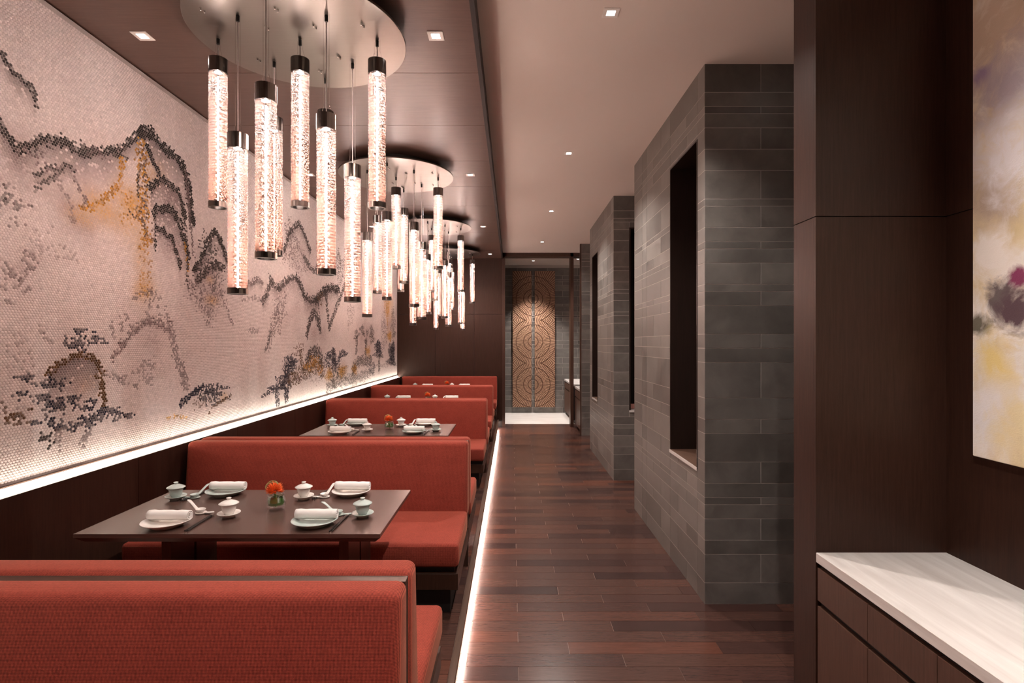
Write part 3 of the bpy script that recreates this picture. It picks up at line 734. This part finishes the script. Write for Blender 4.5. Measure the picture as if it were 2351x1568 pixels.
def build_mural():
    YA,YB,ZA,ZB=1.45,YEND-.004,1.105,ZWOOD-.012
    e=empty('bead_mural',(XMUR,YA,ZA)); tag(e,'wall mural of glazed beads showing grey and gold mountains with trees','mural')
    MB().box(-.03,-.012,YBACK-YA+.01,YB-YA,-.008,ZB-ZA+.004).obj('backing_board',M_BACK,e)
    MB().box(-.03,.006,YBACK-YA+.01,YB-YA,-.014,-.008).obj('bottom_rail',M_NOSE,e)
    px,pz=.0175,.0128
    ny=int((YB-YA)/px)-1; nz=int((ZB-ZA)/pz)-1
    jj,ii=np.meshgrid(np.arange(nz),np.arange(ny),indexing='ij')
    Y=(YA+.010+(ii+.5*(jj%2))*px).ravel(); Z=(ZA+.008+jj*pz).ravel(); N=len(Y)
    lf=.5+.25*(np.sin(Y*1.3+1.1*np.sin(Z*1.9))+np.sin(Z*2.3+Y*.7+1.7*np.sin(Y*.9)))
    lf=np.clip(lf,0,1)[:,None]
    base=np.array([.84,.815,.805])*lf+np.array([.77,.71,.695])*(1-lf)
    base=np.clip(base*(1+.06*rng.standard_normal((N,1))),0,.95)
    INK=np.array([[.016,.013,.012],[.135,.10,.105],[.46,.235,.026],[.014,.018,.036],[.10,.052,.018],[.36,.285,.29],[.66,.43,.16]])
    clump=.5+.5*np.sin(Y*47+3*np.sin(Z*29))*np.sin(Z*53+2.5*np.sin(Y*37))
    col=base.copy()
    def put(mask_alpha,ci,jit=.25):
        nonlocal col
        a=np.clip(mask_alpha,0,1)[:,None]; c=INK[ci]*(1+jit*rng.standard_normal((N,1))).clip(.4,1.9)
        col=col*(1-a)+c*a
    wob=.5+.5*np.sin(Y*9.1+np.sin(Z*7.3)*2)*np.sin(Z*11.7+np.sin(Y*6.1)*2)
    for s in MURAL:
        t,ci,al,de=s[:4]
        if t=='W':
            d=((Y-s[4])/s[6])**2+((Z-s[5])/s[7])**2
            fall=np.exp(-d*1.3)*(.5+.8*wob); put(1.35*al*fall*(.7+.6*rng.random(N)),ci,.08)
        elif t=='E':
            ang=np.arctan2((Z-s[5])/s[7],(Y-s[4])/s[6]); d=np.sqrt(((Y-s[4])/s[6])**2+((Z-s[5])/s[7])**2)
            ph=(s[4]*7+s[5]*5); d=d*(1+.22*np.sin(3*ang+ph)+.14*np.sin(5*ang+2*ph))
            p=np.clip((1.15-d)/.35,0,1)*de
            p=p*(.55+.75*clump); put((rng.random(N)<p)*al*(.7+.3*rng.random(N)),ci)
        else:
            w_,wash,pts=s[4],s[5],s[6]; best=np.full(N,9.)
            sel=np.where((Y>min(p[0] for p in pts)-.4)&(Y<max(p[0] for p in pts)+.4))[0]
            ys,zs=Y[sel],Z[sel]; bs=np.full(len(sel),9.)
            for (a,b) in zip(pts,pts[1:]):
                dx,dz=b[0]-a[0],b[1]-a[1]; L2=dx*dx+dz*dz+1e-9
                u=np.clip(((ys-a[0])*dx+(zs-a[1])*dz)/L2,0,1)
                bs=np.minimum(bs,np.hypot(ys-a[0]-u*dx,zs-a[1]-u*dz))
            best[sel]=bs
            wl_=w_*(.45+.75*clump)
            if wash>0:
                q=sorted(pts); rz=np.interp(Y,[p[0] for p in q],[p[1] for p in q])
                inside=(Y>=q[0][0])&(Y<=q[-1][0]); dz=rz-Z
                g=np.where(inside&(dz>0)&(dz<wash),(1-dz/wash)**1.3,0)
                put((rng.random(N)<.72+.28*g)*g*al*.95,1,.2)
            put(((best<wl_)&(rng.random(N)<de))*al*np.where(rng.random(N)<.25,.6,1.0),ci)
    col=np.clip(col,.008,.95)
    # low dome per bead: eight rim vertices and a raised crown
    R=.0087; K=8; ang=np.arange(K)*2*PI/K+PI/K
    V=np.zeros((N,K+1,3),np.float32)
    V[:,:K,0]=-.012; V[:,:K,1]=(Y-YA)[:,None]+R*np.cos(ang)[None]; V[:,:K,2]=(Z-ZA)[:,None]+R*.88*np.sin(ang)[None]
    V[:,K,0]=-.012+.0068; V[:,K,1]=Y-YA; V[:,K,2]=Z-ZA
    F=np.zeros((N,K,3),np.int32); b0=np.arange(N)*(K+1)
    for k in range(K): F[:,k,0]=b0+k; F[:,k,1]=b0+(k+1)%K; F[:,k,2]=b0+K
    me=bpy.data.meshes.new('beads'); me.vertices.add(N*(K+1)); me.vertices.foreach_set('co',V.ravel())
    me.loops.add(N*K*3); me.loops.foreach_set('vertex_index',F.ravel())
    me.polygons.add(N*K); me.polygons.foreach_set('loop_start',np.arange(0,N*K*3,3,dtype=np.int32)); me.polygons.foreach_set('loop_total',np.full(N*K,3,np.int32))
    me.polygons.foreach_set('use_smooth',np.ones(N*K,bool))
    me.update(calc_edges=True)
    at=me.attributes.new('ink','FLOAT_COLOR','POINT')
    C4=np.ones((N,K+1,4),np.float32); C4[:,:,:3]=col[:,None,:]; at.data.foreach_set('color',C4.ravel())
    me.materials.append(M_BEAD); o=bpy.data.objects.new('beads',me); link(o,e); o['kind']='stuff'
build_mural()

# ------------------------------------------------------------------ banquettes
XL,XRB=-2.29,-.31
def hexa(b, x0,x1, ytop0,ytop1,ybot0,ybot1,z0,z1):
    b.add([(x0,ybot0,z0),(x1,ybot0,z0),(x1,ybot1,z0),(x0,ybot1,z0),(x0,ytop0,z1),(x1,ytop0,z1),(x1,ytop1,z1),(x0,ytop1,z1)],
          [(0,3,2,1),(4,5,6,7),(0,1,5,4),(1,2,6,5),(2,3,7,6),(3,0,4,7)]); return b
def banquette(yc,label,sides=(-1,1)):
    e=empty('banquette',((XL+XRB)/2,yc,PLAT)); tag(e,label,'bench','red banquettes along the mural')
    hx=(XRB-XL)/2; H=1.08-PLAT; SZ=.61-PLAT
    MB().box(-hx+.006,hx-.008,-.02,.02,0,H-.012).obj('divider_panel',M_JOIN,e)
    for s in sides:
        def Y(a,b): return (a,b) if s>0 else (-b,-a)
        b=MB(); t0,t1=Y(.02,.130); o0,o1=Y(.02,.185)
        bk=hexa(b,-hx,hx,t0,t1,o0,o1,SZ-.05,H).obj('back_cushion',M_FAB,e,bevel=.028,seg=4)
        bk.data.polygons.foreach_set('use_smooth',[True]*len(bk.data.polygons))
        y0,y1=Y(.15,.79)
        sc_=MB().box(-hx+.012,hx,y0,y1,SZ-.14,SZ).obj('seat_cushion',M_FAB,e,bevel=.026,seg=4)
        sc_.data.polygons.foreach_set('use_smooth',[True]*len(sc_.data.polygons))
        # stitched piping along the seat front
        yp=.785 if s>0 else -.785
        MB().sweep([(-hx+.03,yp,SZ-.018),(0,yp+.002*s,SZ-.018),(hx-.015,yp,SZ-.018)],.004,6).obj('piping',M_FAB,sc_,smooth=True)
        y0,y1=Y(.02,.74); MB().box(-hx+.02,hx-.03,y0,y1,SZ-.18,SZ-.14).obj('shadow_rail',M_DARK,e)
        y0,y1=Y(.02,.77); MB().box(-hx+.015,hx-.006,y0,y1,SZ-.275,SZ-.18).obj('base_panel',M_JOIN,e,bevel=.002,seg=1)
        y0,y1=Y(.02,.68); MB().box(-hx+.03,hx-.06,y0,y1,0,SZ-.275).obj('plinth',M_DARK,e)
    return e
banquette(1.618,'red upholstered back-to-back banquette nearest the viewer, cut off by the picture edge')
banquette(3.90,'red upholstered back-to-back banquette behind the nearest table, second from the viewer')
banquette(6.70,'red upholstered back-to-back banquette third from the viewer, behind the second table')
banquette(8.80,'red upholstered back-to-back banquette fourth from the viewer')
banquette(11.275,'red single banquette against the timber end wall',(-1,))

# ------------------------------------------------------------------ tables
ZT=.917
def table(yc,label):
    e=empty('dining_table',(-1.2875,yc,PLAT)); tag(e,label,'table','booth tables')
    h=ZT-PLAT; hx,hy=.6925,.3635
    b=MB(); b.add([(-hx+.03,-hy+.03,h-.045),(hx-.03,-hy+.03,h-.045),(hx-.03,hy-.03,h-.045),(-hx+.03,hy-.03,h-.045)]+
                  [(-hx,-hy,h-.018),(hx,-hy,h-.018),(hx,hy,h-.018),(-hx,hy,h-.018),(-hx,-hy,h),(hx,-hy,h),(hx,hy,h),(-hx,hy,h)],
                  [(0,3,2,1),(0,1,5,4),(1,2,6,5),(2,3,7,6),(3,0,4,7),(4,5,9,8),(5,6,10,9),(6,7,11,10),(7,4,8,11),(8,9,10,11)])
    b.obj('table_top',M_TABLE,e)
    MB().box(-.40,.50,-.20,-.16,h-.085,h-.045).box(-.40,.50,.16,.20,h-.085,h-.045).obj('apron',M_JOIN,e)
    for x in (-.40,.455):
        for y0 in (-.20,.01): MB().box(x,x+.045,y0,y0+.19,0,h-.045).obj('leg',M_JOIN,e)
    return e
TY=[2.78,5.34,7.80,10.10]
TN=['nearest table','second table','third table','farthest table']
TL=['dark wood booth table laid for four, nearest the viewer','dark wood booth table between the second and third banquettes','dark wood booth table mostly hidden behind the third banquette','dark wood booth table mostly hidden behind the fourth banquette']
for y,l in zip(TY,TL): table(y,l)

# ------------------------------------------------------------------ tableware
def dup(root,loc,rz=0.0):
    def cp(o,par):
        c=o.copy(); COL.objects.link(c); c.parent=par
        for ch in o.children: cp(ch,c)
        return c
    r=cp(root,None); r.location=loc; r.rotation_euler=(0,0,rz); return r
PROTO={}
def proto(key,fn):
    """first use hands out the prototype itself, later uses copies"""
    def get(loc,rz,label,cat,group):
        if key not in PROTO: PROTO[key]=fn(); r=PROTO[key]; r.location=loc; r.rotation_euler=(0,0,rz)
        else: r=dup(PROTO[key],loc,rz)
        tag(r,label,cat,group); return r
    return get
def mk_plate(mat):
    def fn():
        prof=[(.0,.004),(.055,.004),(.060,.0),(.064,.0),(.066,.005),(.085,.012),(.104,.024),(.107,.026),(.105,.029),(.084,.017),(.062,.010),(.0,.009)]
        return MB().lathe(prof,40).obj('dinner_plate',mat,smooth=True)
    return fn
def mk_gaiwan(mat):
    def fn():
        e=empty('lidded_teacup')
        MB().lathe([(0,.010),(.026,.010),(.024,0),(.028,0),(.031,.008),(.050,.018),(.054,.022),(.053,.024),(.045,.019),(.026,.014),(0,.014)],36).obj('saucer',mat,e,smooth=True)
        MB().lathe([(0,.0145),(.020,.0145),(.0215,.020),(.0285,.030),(.0325,.044),(.0350,.056),(.0395,.064),(.038,.065),(.033,.056),(.030,.044),(.018,.024),(0,.022)],36).obj('bowl',mat,e,smooth=True)
        lid=MB().lathe([(.0,.0655),(.042,.0655),(.0465,.0675),(.0458,.0700),(.033,.0770),(.019,.0830),(.012,.0855),(0,.0865)],36).obj('lid',mat,e,smooth=True)
        MB().lathe([(.009,.084),(.008,.090),(.0125,.095),(.011,.0965),(0,.0965)],24).obj('knob',mat,lid,smooth=True)
        return e
    return fn
def mk_towel():
    """rolled towel: a spiral sheet along X"""
    L=.098; n=54; turns=2.6; th=.0052; vs=[]; fs=[]
    pts=[]
    for i in range(n+1):
        t=i/n; a=-PI/2+turns*2*PI*(1-t); r=.027-.0205*(1-t)
        pts.append((r*1.06*math.cos(a), .0275+r*.98*math.sin(a), r))
    nx=9; ring=[]
    for ix in range(nx+1):
        x=-L+2*L*ix/nx; wob=1+.035*math.sin(ix*1.9)-.02*math.cos(ix*3.1)
        for (y,z,r) in pts:
            d=math.hypot(y,z-.0275)+1e-9; k=(d-th)/d
            vs.append((x,y*wob,.0275+(z-.0275)*wob)); vs.append((x,y*wob*k,.0275+(z-.0275)*wob*k))
    W_=2*(n+1)
    for ix in range(nx):
        for i in range(n):
            a=ix*W_+2*i; b=a+W_
            fs.append((a,a+2,b+2,b)); fs.append((a+1,b+1,b+3,a+3))
        a=ix*W_+2*n; b=a+W_; fs.append((a,a+1,b+1,b)); a=ix*W_; b=a+W_; fs.append((a,b,b+1,a+1))
    for i in range(n):
        a=2*i; fs.append((a,a+1,a+3,a+2)); a=nx*W_+2*i; fs.append((a,a+2,a+3,a+1))
    return MB().add(vs,fs).obj('rolled_towel',M_TOWEL,smooth=True)
def mk_spoon(mat):
    def fn():
        e=empty('soup_spoon')
        b=MB(); prof=[(.0,.003),(.010,.0035),(.017,.008),(.021,.016),(.0225,.020),(.0215,.0205),(.0195,.016),(.015,.010),(.0,.006)]
        b.lathe(prof,24,0,0,1.15,1.0).obj('bowl',mat,e,smooth=True)
        pts=[(.015,0,.012),(.03,0,.019),(.048,0,.031),(.066,0,.044),(.082,0,.053),(.094,0,.055)]
        MB().sweep(pts,[(.013,.003),(.010,.003),(.0085,.003),(.009,.003),(.010,.003),(.006,.002)],8).obj('handle',mat,e,smooth=True)
        return e
    return fn
def mk_rest(mat):
    def fn():
        b=MB(); b.lathe([(0,0),(.020,0),(.026,.006),(.025,.008),(.018,.005),(0,.004)],24,0,0,1.1,1.0)
        b.sweep([(.024,0,.006),(.040,0,.006),(.060,0,.008),(.068,0,.010)],[(.010,.004),(.009,.005),(.011,.005),(.006,.003)],8)
        return b.obj('spoon_rest',mat,smooth=True)
    return fn
def mk_stick():
    e=empty('chopstick')
    MB().sweep([(0,0,.004),(.10,0,.004),(.215,0,.004)],[.0030,.0038,.0045],6).obj('shaft',M_STICK,e)
    MB().sweep([(.215,0,.004),(.235,0,.004)],[.0047,.0045],6).obj('tip',M_STIP,e)
    return e
def mk_vase():
    e=empty('flower_vase')
    MB().lathe([(0,.0),(.034,.0),(.043,.010),(.048,.030),(.047,.052),(.041,.072),(.042,.082),(.0395,.082),(.0385,.072),(.044,.052),(.045,.030),(.039,.012),(0,.010)],32).obj('glass_bowl',M_GLASS,e,smooth=True)
    vs=[];fs=[]
    for i in range(17):
        a=.3+i/16*6.0
        for k in range(4):
            z=.028+.032*k/3*(1-.15*math.cos(a*1.7)); r=.036+.004*math.sin(k); vs.append((r*math.cos(a),r*math.sin(a),z))
    for i in range(16):
        for k in range(3): a=i*4+k; fs.append((a,a+4,a+5,a+1))
    MB().add(vs,fs).obj('wrapped_leaf',M_LEAF,e,smooth=True)
    MB().sweep([(0,0,.014),(.004,0,.05),(-.006,-.002,.088)],.004,6).obj('stem',M_LEAF,e)
    b=MB(); r_=random.Random(3)
    for i in range(210):
        u=r_.uniform(-.35,1); a=r_.uniform(0,2*PI); s=math.sqrt(1-u*u); d=Vector((s*math.cos(a),s*math.sin(a),u)); L=r_.uniform(.036,.050)
        t=d.cross(Vector((0,0,1))); t=t.normalized() if t.length>1e-3 else Vector((1,0,0)); q=d.cross(t)
        c=Vector((-.006,-.002,.100)); p0=c+d*.008; p1=c+d*L*.7+t*.002; p2=c+d*L+Vector((0,0,.004))
        wd=.0046
        b.add([(p0+t*wd*.5)[:],(p0-t*wd*.5)[:],(p1-t*wd)[:],(p1+t*wd)[:],p2[:],(p1+q*.003)[:]],[(0,1,2,3),(3,2,4),(0,3,5),(1,5,2),(3,4,5),(2,5,4)])
    b.obj('blossom',M_FLOWER,e)
    for (dx,ph,h) in ((-.022,0,.045),(-.012,.7,.05),(-.030,1.5,.038)):
        pts=[(-.03+dx*0+.030*math.cos(t)+.004*ph+.008, .010*math.sin(t*1.3+ph), .118+h*.62*math.sin(t)) for t in [PI*1.15-k*PI*1.35/12 for k in range(13)]]
        MB().sweep(pts,.0016,5).obj('grass_loop',M_TWIG,e,smooth=True)
    return e
PLATE={'w':proto('plate_w',mk_plate(M_PORC)),'c':proto('plate_c',mk_plate(M_CELA))}
GAI={'w':proto('gai_w',mk_gaiwan(M_PORC)),'c':proto('gai_c',mk_gaiwan(M_CELA))}
SPO={'w':proto('sp_w',mk_spoon(M_PORC)),'c':proto('sp_c',mk_spoon(M_CELA))}
RES={'w':proto('rs_w',mk_rest(M_PORC)),'c':proto('rs_c',mk_rest(M_CELA))}
TOW=proto('towel',mk_towel); STI=proto('stick',mk_stick); VAS=proto('vase',mk_vase)
CN={'w':'white porcelain','c':'pale celadon'}
# settings: name, glaze, plate xy, cup xy, spoon (x,y,rz), rest(x,y,rz), chopsticks (x,y,rz)  -- relative to table 1 centre (y)
SET=[('near left seat','w',(-1.629,-.253),(-1.4025,-.126),(-1.575,-.070,2.75),(-1.572,-.072,-.10),(-1.488,-.335,1.60)),
     ('near right seat','c',(-.937,-.235),(-.740,-.126),(-.872,-.098,2.85),(-.868,-.100,.0),(-.826,-.338,1.54)),
     ('far left seat','c',(-1.628,.270),(-1.850,.169),(-1.762,.196,1.2),(-1.762,.196,3.3),(-1.797,.135,1.43)),
     ('far right seat','w',(-.915,.270),(-1.149,.177),(-1.046,.208,1.25),(-1.046,.208,3.3),(-1.092,.165,1.45))]
for ti,yc in enumerate(TY):
    for si,(sn,g,pl,cu,sp,rs,ch) in enumerate(SET):
        if ti>=2 and si<2: continue
        at='at the '+sn+' of the '+TN[ti]; z=ZT
        jx=random.uniform(-.008,.008) if ti else 0
        PLATE[g]((pl[0]+jx,yc+pl[1],z),random.random() if ti else 0,CN[g]+' plate '+at,'plate','plates on the booth tables')
        TOW((pl[0]+jx+.003,yc+pl[1]+.015,z+.0185),random.uniform(-.04,.04),'rolled white towel on the plate '+at,'towel','rolled towels on the plates')
        GAI[g]((cu[0]+jx,yc+cu[1],z),random.random()*3,CN[g]+' lidded teacup on saucer '+at,'teacup','lidded teacups')
        RES[g]((rs[0],yc+rs[1],z),rs[2],CN[g]+' spoon rest '+at,'spoon rest','spoon rests')
        SPO[g]((sp[0],yc+sp[1],z+.0035),sp[2],CN[g]+' soup spoon '+at,'spoon','soup spoons')
        if ti<2:
            for q,(d,w_) in enumerate(((-.006,'left'),(.006,'right'))):
                STI((ch[0]+d,yc+ch[1],z+.001),ch[2]+(.012 if q else -.012),w_+' dark chopstick of the pair '+at,'chopstick','chopsticks')
    VAS((-1.22,yc-.01,ZT),.0 if ti==0 else random.uniform(-.5,.5),'small glass vase with an orange flower on the '+TN[ti],'vase','flower vases')

# ------------------------------------------------------------------ chandelier canopies and pendants
HD=EYE+1.70; RD=.576; XC=-1.18
YC=[2.999,5.49,7.927,10.25]
CNAME=['nearest canopy','second canopy','third canopy','farthest canopy']
A=.215
PEND=[('front',0,-2*A,1.235),('front left',-A-.03,-A,1.085),('front right',A,-A,1.185),('far left',-2*A-.035,0,1.588),('centre',-.01,.01,1.592),
      ('far right',2*A-.01,.02,1.59),('rear left',-A-.045,A+.03,1.36),('rear right',A-.005,A+.045,1.08),('rear',-.02,2*A+.02,1.49)]
RT=.0455; LT=.745; CAPH=.080; RINGH=.030
def tube_mesh():
    nr=46; ns=32; b=MB(); prof=[]; vs=[]; fs=[]
    for i in range(nr*2+1):
        z=.006+LT*i/(nr*2)
        for k in range(ns):
            a=2*PI*k/ns; out=(i%2); r=RT+(.0030 if out else 0)+(.0011 if out and (k+(i//2))%2 else 0)
            vs.append((r*math.cos(a),r*math.sin(a),z))
    m=nr*2+1
    for i in range(m-1):
        for k in range(ns): fs.append((i*ns+k,i*ns+(k+1)%ns,(i+1)*ns+(k+1)%ns,(i+1)*ns+k))
    return MB().add(vs,fs).mesh('glass_tube',M_TUBE)
ME_TUBE=tube_mesh()
ME_RING=MB().lathe([(RT-.006,0),(RT+.0045,0),(RT+.0045,RINGH),(RT-.006,RINGH),(RT-.006,0)],32).mesh('end_ring',M_RING)
ME_CAP=MB().lathe([(RT-.012,0),(RT+.0045,0),(RT+.0045,CAPH),(RT-.004,CAPH+.002),(0.001,CAPH+.002)],32).mesh('cap',M_CAP)
ME_LED=MB().lathe([(0.0005,0),(.020,0)],8).mesh('led',M_LED)
ME_ROD=MB().lathe([(.0033,0),(.0033,.70)],8,cap0=True,cap1=True).mesh('light_rod',M_ROD)
ME_CORD=MB().lathe([(.0030,0),(.0030,1)],8).mesh('cord',M_CORD)
ME_WIRE=MB().lathe([(.0009,0),(.0009,1)],5).mesh('wire',M_CHROME)
ME_GRIP=MB().lathe([(.0,-.034),(.007,-.033),(.009,-.028),(.009,0)],12).mesh('cord_grip',M_BLACK)
ME_BOLT=MB().lathe([(.0,-.014),(.004,-.013),(.006,-.006),(.006,0)],10).mesh('bolt',M_CHROME)
for ci,yc in enumerate(YC):
    cn=CNAME[ci]
    e=empty('ceiling_canopy',(XC,yc,ZWOOD)); tag(e,'round brushed steel ceiling canopy, the '+('one '+['nearest the viewer','second from the viewer','third from the viewer','farthest away'][ci]),'ceiling canopy','pendant canopies')
    d=HD-ZWOOD
    MB().lathe([(.001,d),(RD-.002,d),(RD,d+.002),(RD,d+.012),(RD-.01,d+.014),(.001,d+.014)],96).obj('steel_disc',M_STEEL,e)
    MB().lathe([(RD-.13,d+.014),(RD-.13,0)],64).obj('black_drum',M_BLACK,e,smooth=True)
    for (nm,dx,dy,zt) in PEND:
        mobj('cord_grip',ME_GRIP,e,(dx,dy,d))
    for (dx,dy) in ((-.40,-.28),(-.34,.20),(-.14,-.13),(-.09,.18),(.12,-.14),(.15,.17),(.38,-.15),(.33,.24),(-.02,-.29),(-.02,.33)):
        mobj('bolt',ME_BOLT,e,(dx,dy,d)); mobj('bolt',ME_BOLT,e,(dx+.006,dy+.022,d))
    for (nm,dx,dy,zt) in PEND:
        x,y=XC+dx,yc+dy; zc=EYE+zt
        z0=zc-CAPH-LT-.006-.002
        p=empty('pendant_light',(x,y,z0))
        hang='hung high' if zt>1.45 else ('hung low' if zt<1.2 else 'at mid-height')
        tag(p,'ribbed peach glass tube pendant '+hang+', '+{'front':'frontmost','centre':'in the centre','rear':'rearmost'}.get(nm,'on the '+nm)+' under the '+cn,'pendant light','glass tube pendants under the '+cn)
        mobj('glass_tube',ME_TUBE,p); mobj('end_ring',ME_RING,p,(0,0,0))
        zc_=LT+.006; cp=mobj('cap',ME_CAP,p,(0,0,zc_)); mobj('led',ME_LED,cp,(0,0,.006))
        mobj('light_rod',ME_ROD,p,(0,0,LT-.71))
        top=HD-z0-.03; zt_=zc_+CAPH
        mobj('cord',ME_CORD,p,(0,0,zt_),(1,1,top-zt_))
        for s in (-1,1):
            # thin wires from the canopy to a ferrule, then splayed to the cap edge
            wx,wy=s*.019,-s*.012
            mobj('suspension_wire',ME_WIRE,p,(wx,wy,zt_+.05),(1,1,HD-z0-zt_-.05))
            me=ME_WIRE; v=Vector((wx,wy,zt_+.05))-Vector((s*.034,-s*.020,zt_)); q=v.to_track_quat('Z','Y')
            o=mobj('splay_wire',me,p,(s*.034,-s*.020,zt_),(1,1,v.length)); o.rotation_mode='QUATERNION'; o.rotation_quaternion=q

# ------------------------------------------------------------------ downlights
ME_TRIM=MB().box(-.045,.045,-.045,-.024,-.004,.0).box(-.045,.045,.024,.045,-.004,.0).box(-.045,-.024,-.024,.024,-.004,.0).box(.024,.045,-.024,.024,-.004,.0).mesh('trim_frame',M_WHITE)
ME_LENS=MB().box(-.024,.024,-.024,.024,-.0025,0).mesh('lens',M_LAMP)
SPOT={}
def downlight(x,y,z,label,energy,size=70,blend=.7,tilt=(0,0)):
    e=empty('downlight',(x,y,z)); tag(e,label,'downlight','square ceiling downlights')
    mobj('trim_frame',ME_TRIM,e); mobj('lens',ME_LENS,e)
    k=(energy,size,blend)
    if k not in SPOT:
        L=bpy.data.lights.new('downlight_lamp','SPOT'); L.energy=energy; L.spot_size=math.radians(size); L.spot_blend=blend; L.color=WARM; L.shadow_soft_size=.03; SPOT[k]=L
    o=bpy.data.objects.new('downlight_lamp',SPOT[k]); o.location=(0,0,-.012); o.rotation_euler=(tilt[0],tilt[1],0); link(o,e)
ORD=['nearest','second','third','farthest']
for i,y in enumerate((3.107,5.675,8.204,10.74)):
    downlight(-2.142,y,ZWOOD,'square white downlight by the mural in the timber ceiling, '+ORD[i]+' of its row',E_SPOT_WOOD,60,1.0,(0,-.30))
    downlight(-.442,y,ZWOOD,'square white downlight by the aisle edge of the timber ceiling, '+ORD[i]+' of its row',E_SPOT_WOOD,95)
for x,nm in ((-2.142,'by the mural'),(-.442,'by the aisle edge')): downlight(x,.54,ZWOOD,'square downlight '+nm+' added above the viewer, out of the picture',E_SPOT_WOOD,95)  # unseen lamps added for general fill, carrying on the two ceiling rows
for i,y in enumerate((3.083,5.366,7.726)):
    downlight(.569,y,ZCEIL,'square white downlight in the corridor plaster ceiling, '+ORD[i]+' of its row',E_SPOT_WHITE,125)
downlight(.569,10.08,ZCEIL,'square white downlight in the corridor plaster ceiling before the portal',E_SPOT_WHITE,125)
downlight(.569,.75,ZCEIL,'square white downlight added in the corridor ceiling above the viewer, unseen',E_SPOT_WHITE,125)  # another unseen lamp, added to fill the corridor with light
downlight(.513,12.87,3.75,'square downlight in the lobby ceiling before the carved panels',E_SPOT_WHITE*2.6,80)
downlight(1.40,1.35,ZCEIL,'square downlight over the sideboard, out of the picture',E_SPOT_NICHE,76,1.0,(0,-.30))
downlight(1.40,.45,ZCEIL,'second square downlight over the sideboard, out of the picture',E_SPOT_NICHE,76,1.0,(0,-.30))
downlight(1.55,12.6,3.75,'square downlight above the lobby cabinet',E_SPOT_NICHE,80,.8)
downlight(1.6,10.85,ZCEIL,'square downlight above the far corridor cabinet',E_SPOT_NICHE,80,.8)
for i,y in enumerate((3.02,6.30,9.65)):
    downlight(1.95,y,ZCEIL,'square downlight in the side passage ceiling, '+ORD[i]+' of three',E_SPOT_PASS,64,1.0)

# ------------------------------------------------------------------ sideboards with marble tops
def sideboard(y0,y1,divs,label,toplabel,xback=1.89,ztop=.868):
    e=empty('sideboard_cabinet',(XCOL,y0,0)); tag(e,label,'cabinet','timber cabinets under marble tops')
    D=xback-XCOL; L=y1-y0
    MB().box(.022,D-.015,.002,L-.002,.08,ztop-.043).obj('carcass',M_DARK,e)
    MB().box(.06,D-.015,.02,L-.02,0,.08).obj('plinth',M_DARK,e)
    zd1=ztop-.062; zd0=zd1-.140; zo=zd0-.025
    for a,b in zip(divs,divs[1:]):
        MB().box(.002,.022,a-y0+.0015,b-y0-.0015,zd0,zd1).obj('drawer_front',M_CAB,e)
        MB().box(.002,.022,a-y0+.0015,b-y0-.0015,.085,zo).obj('door',M_CAB,e)
    t=MB().box(0,D,0,L,0,.042).obj('marble_worktop',M_MARBLE,loc=(XCOL,y0,ztop-.042),bevel=.002,seg=1)
    tag(t,toplabel,'worktop','marble worktops')
sideboard(.02,2.331,[.03,.355,.682,1.009,1.336,1.668,1.995,2.322],'dark timber sideboard with drawers below the big painting','pale streaked marble worktop of the sideboard below the painting')
sideboard(10.375,11.295,[10.38,10.68,10.99,11.29],'dark timber cabinet with drawers between the slate pier and the portal','pale marble worktop on the cabinet beside the portal',1.898)
sideboard(11.76,13.55,[11.77,12.2,12.65,13.1,13.54],'dark timber cabinet in the lobby beyond the portal','pale marble worktop on the lobby cabinet',1.915)
# ------------------------------------------------------------------ painting
pe=empty('painting',(1.89,.25,1.322)); tag(pe,'large abstract painting in cream, ochre and grey above the sideboard','painting')
MB().box(-.022,-.001,0,1.924,0,2.05).obj('canvas',M_PAINT,pe,bevel=.003,seg=1)
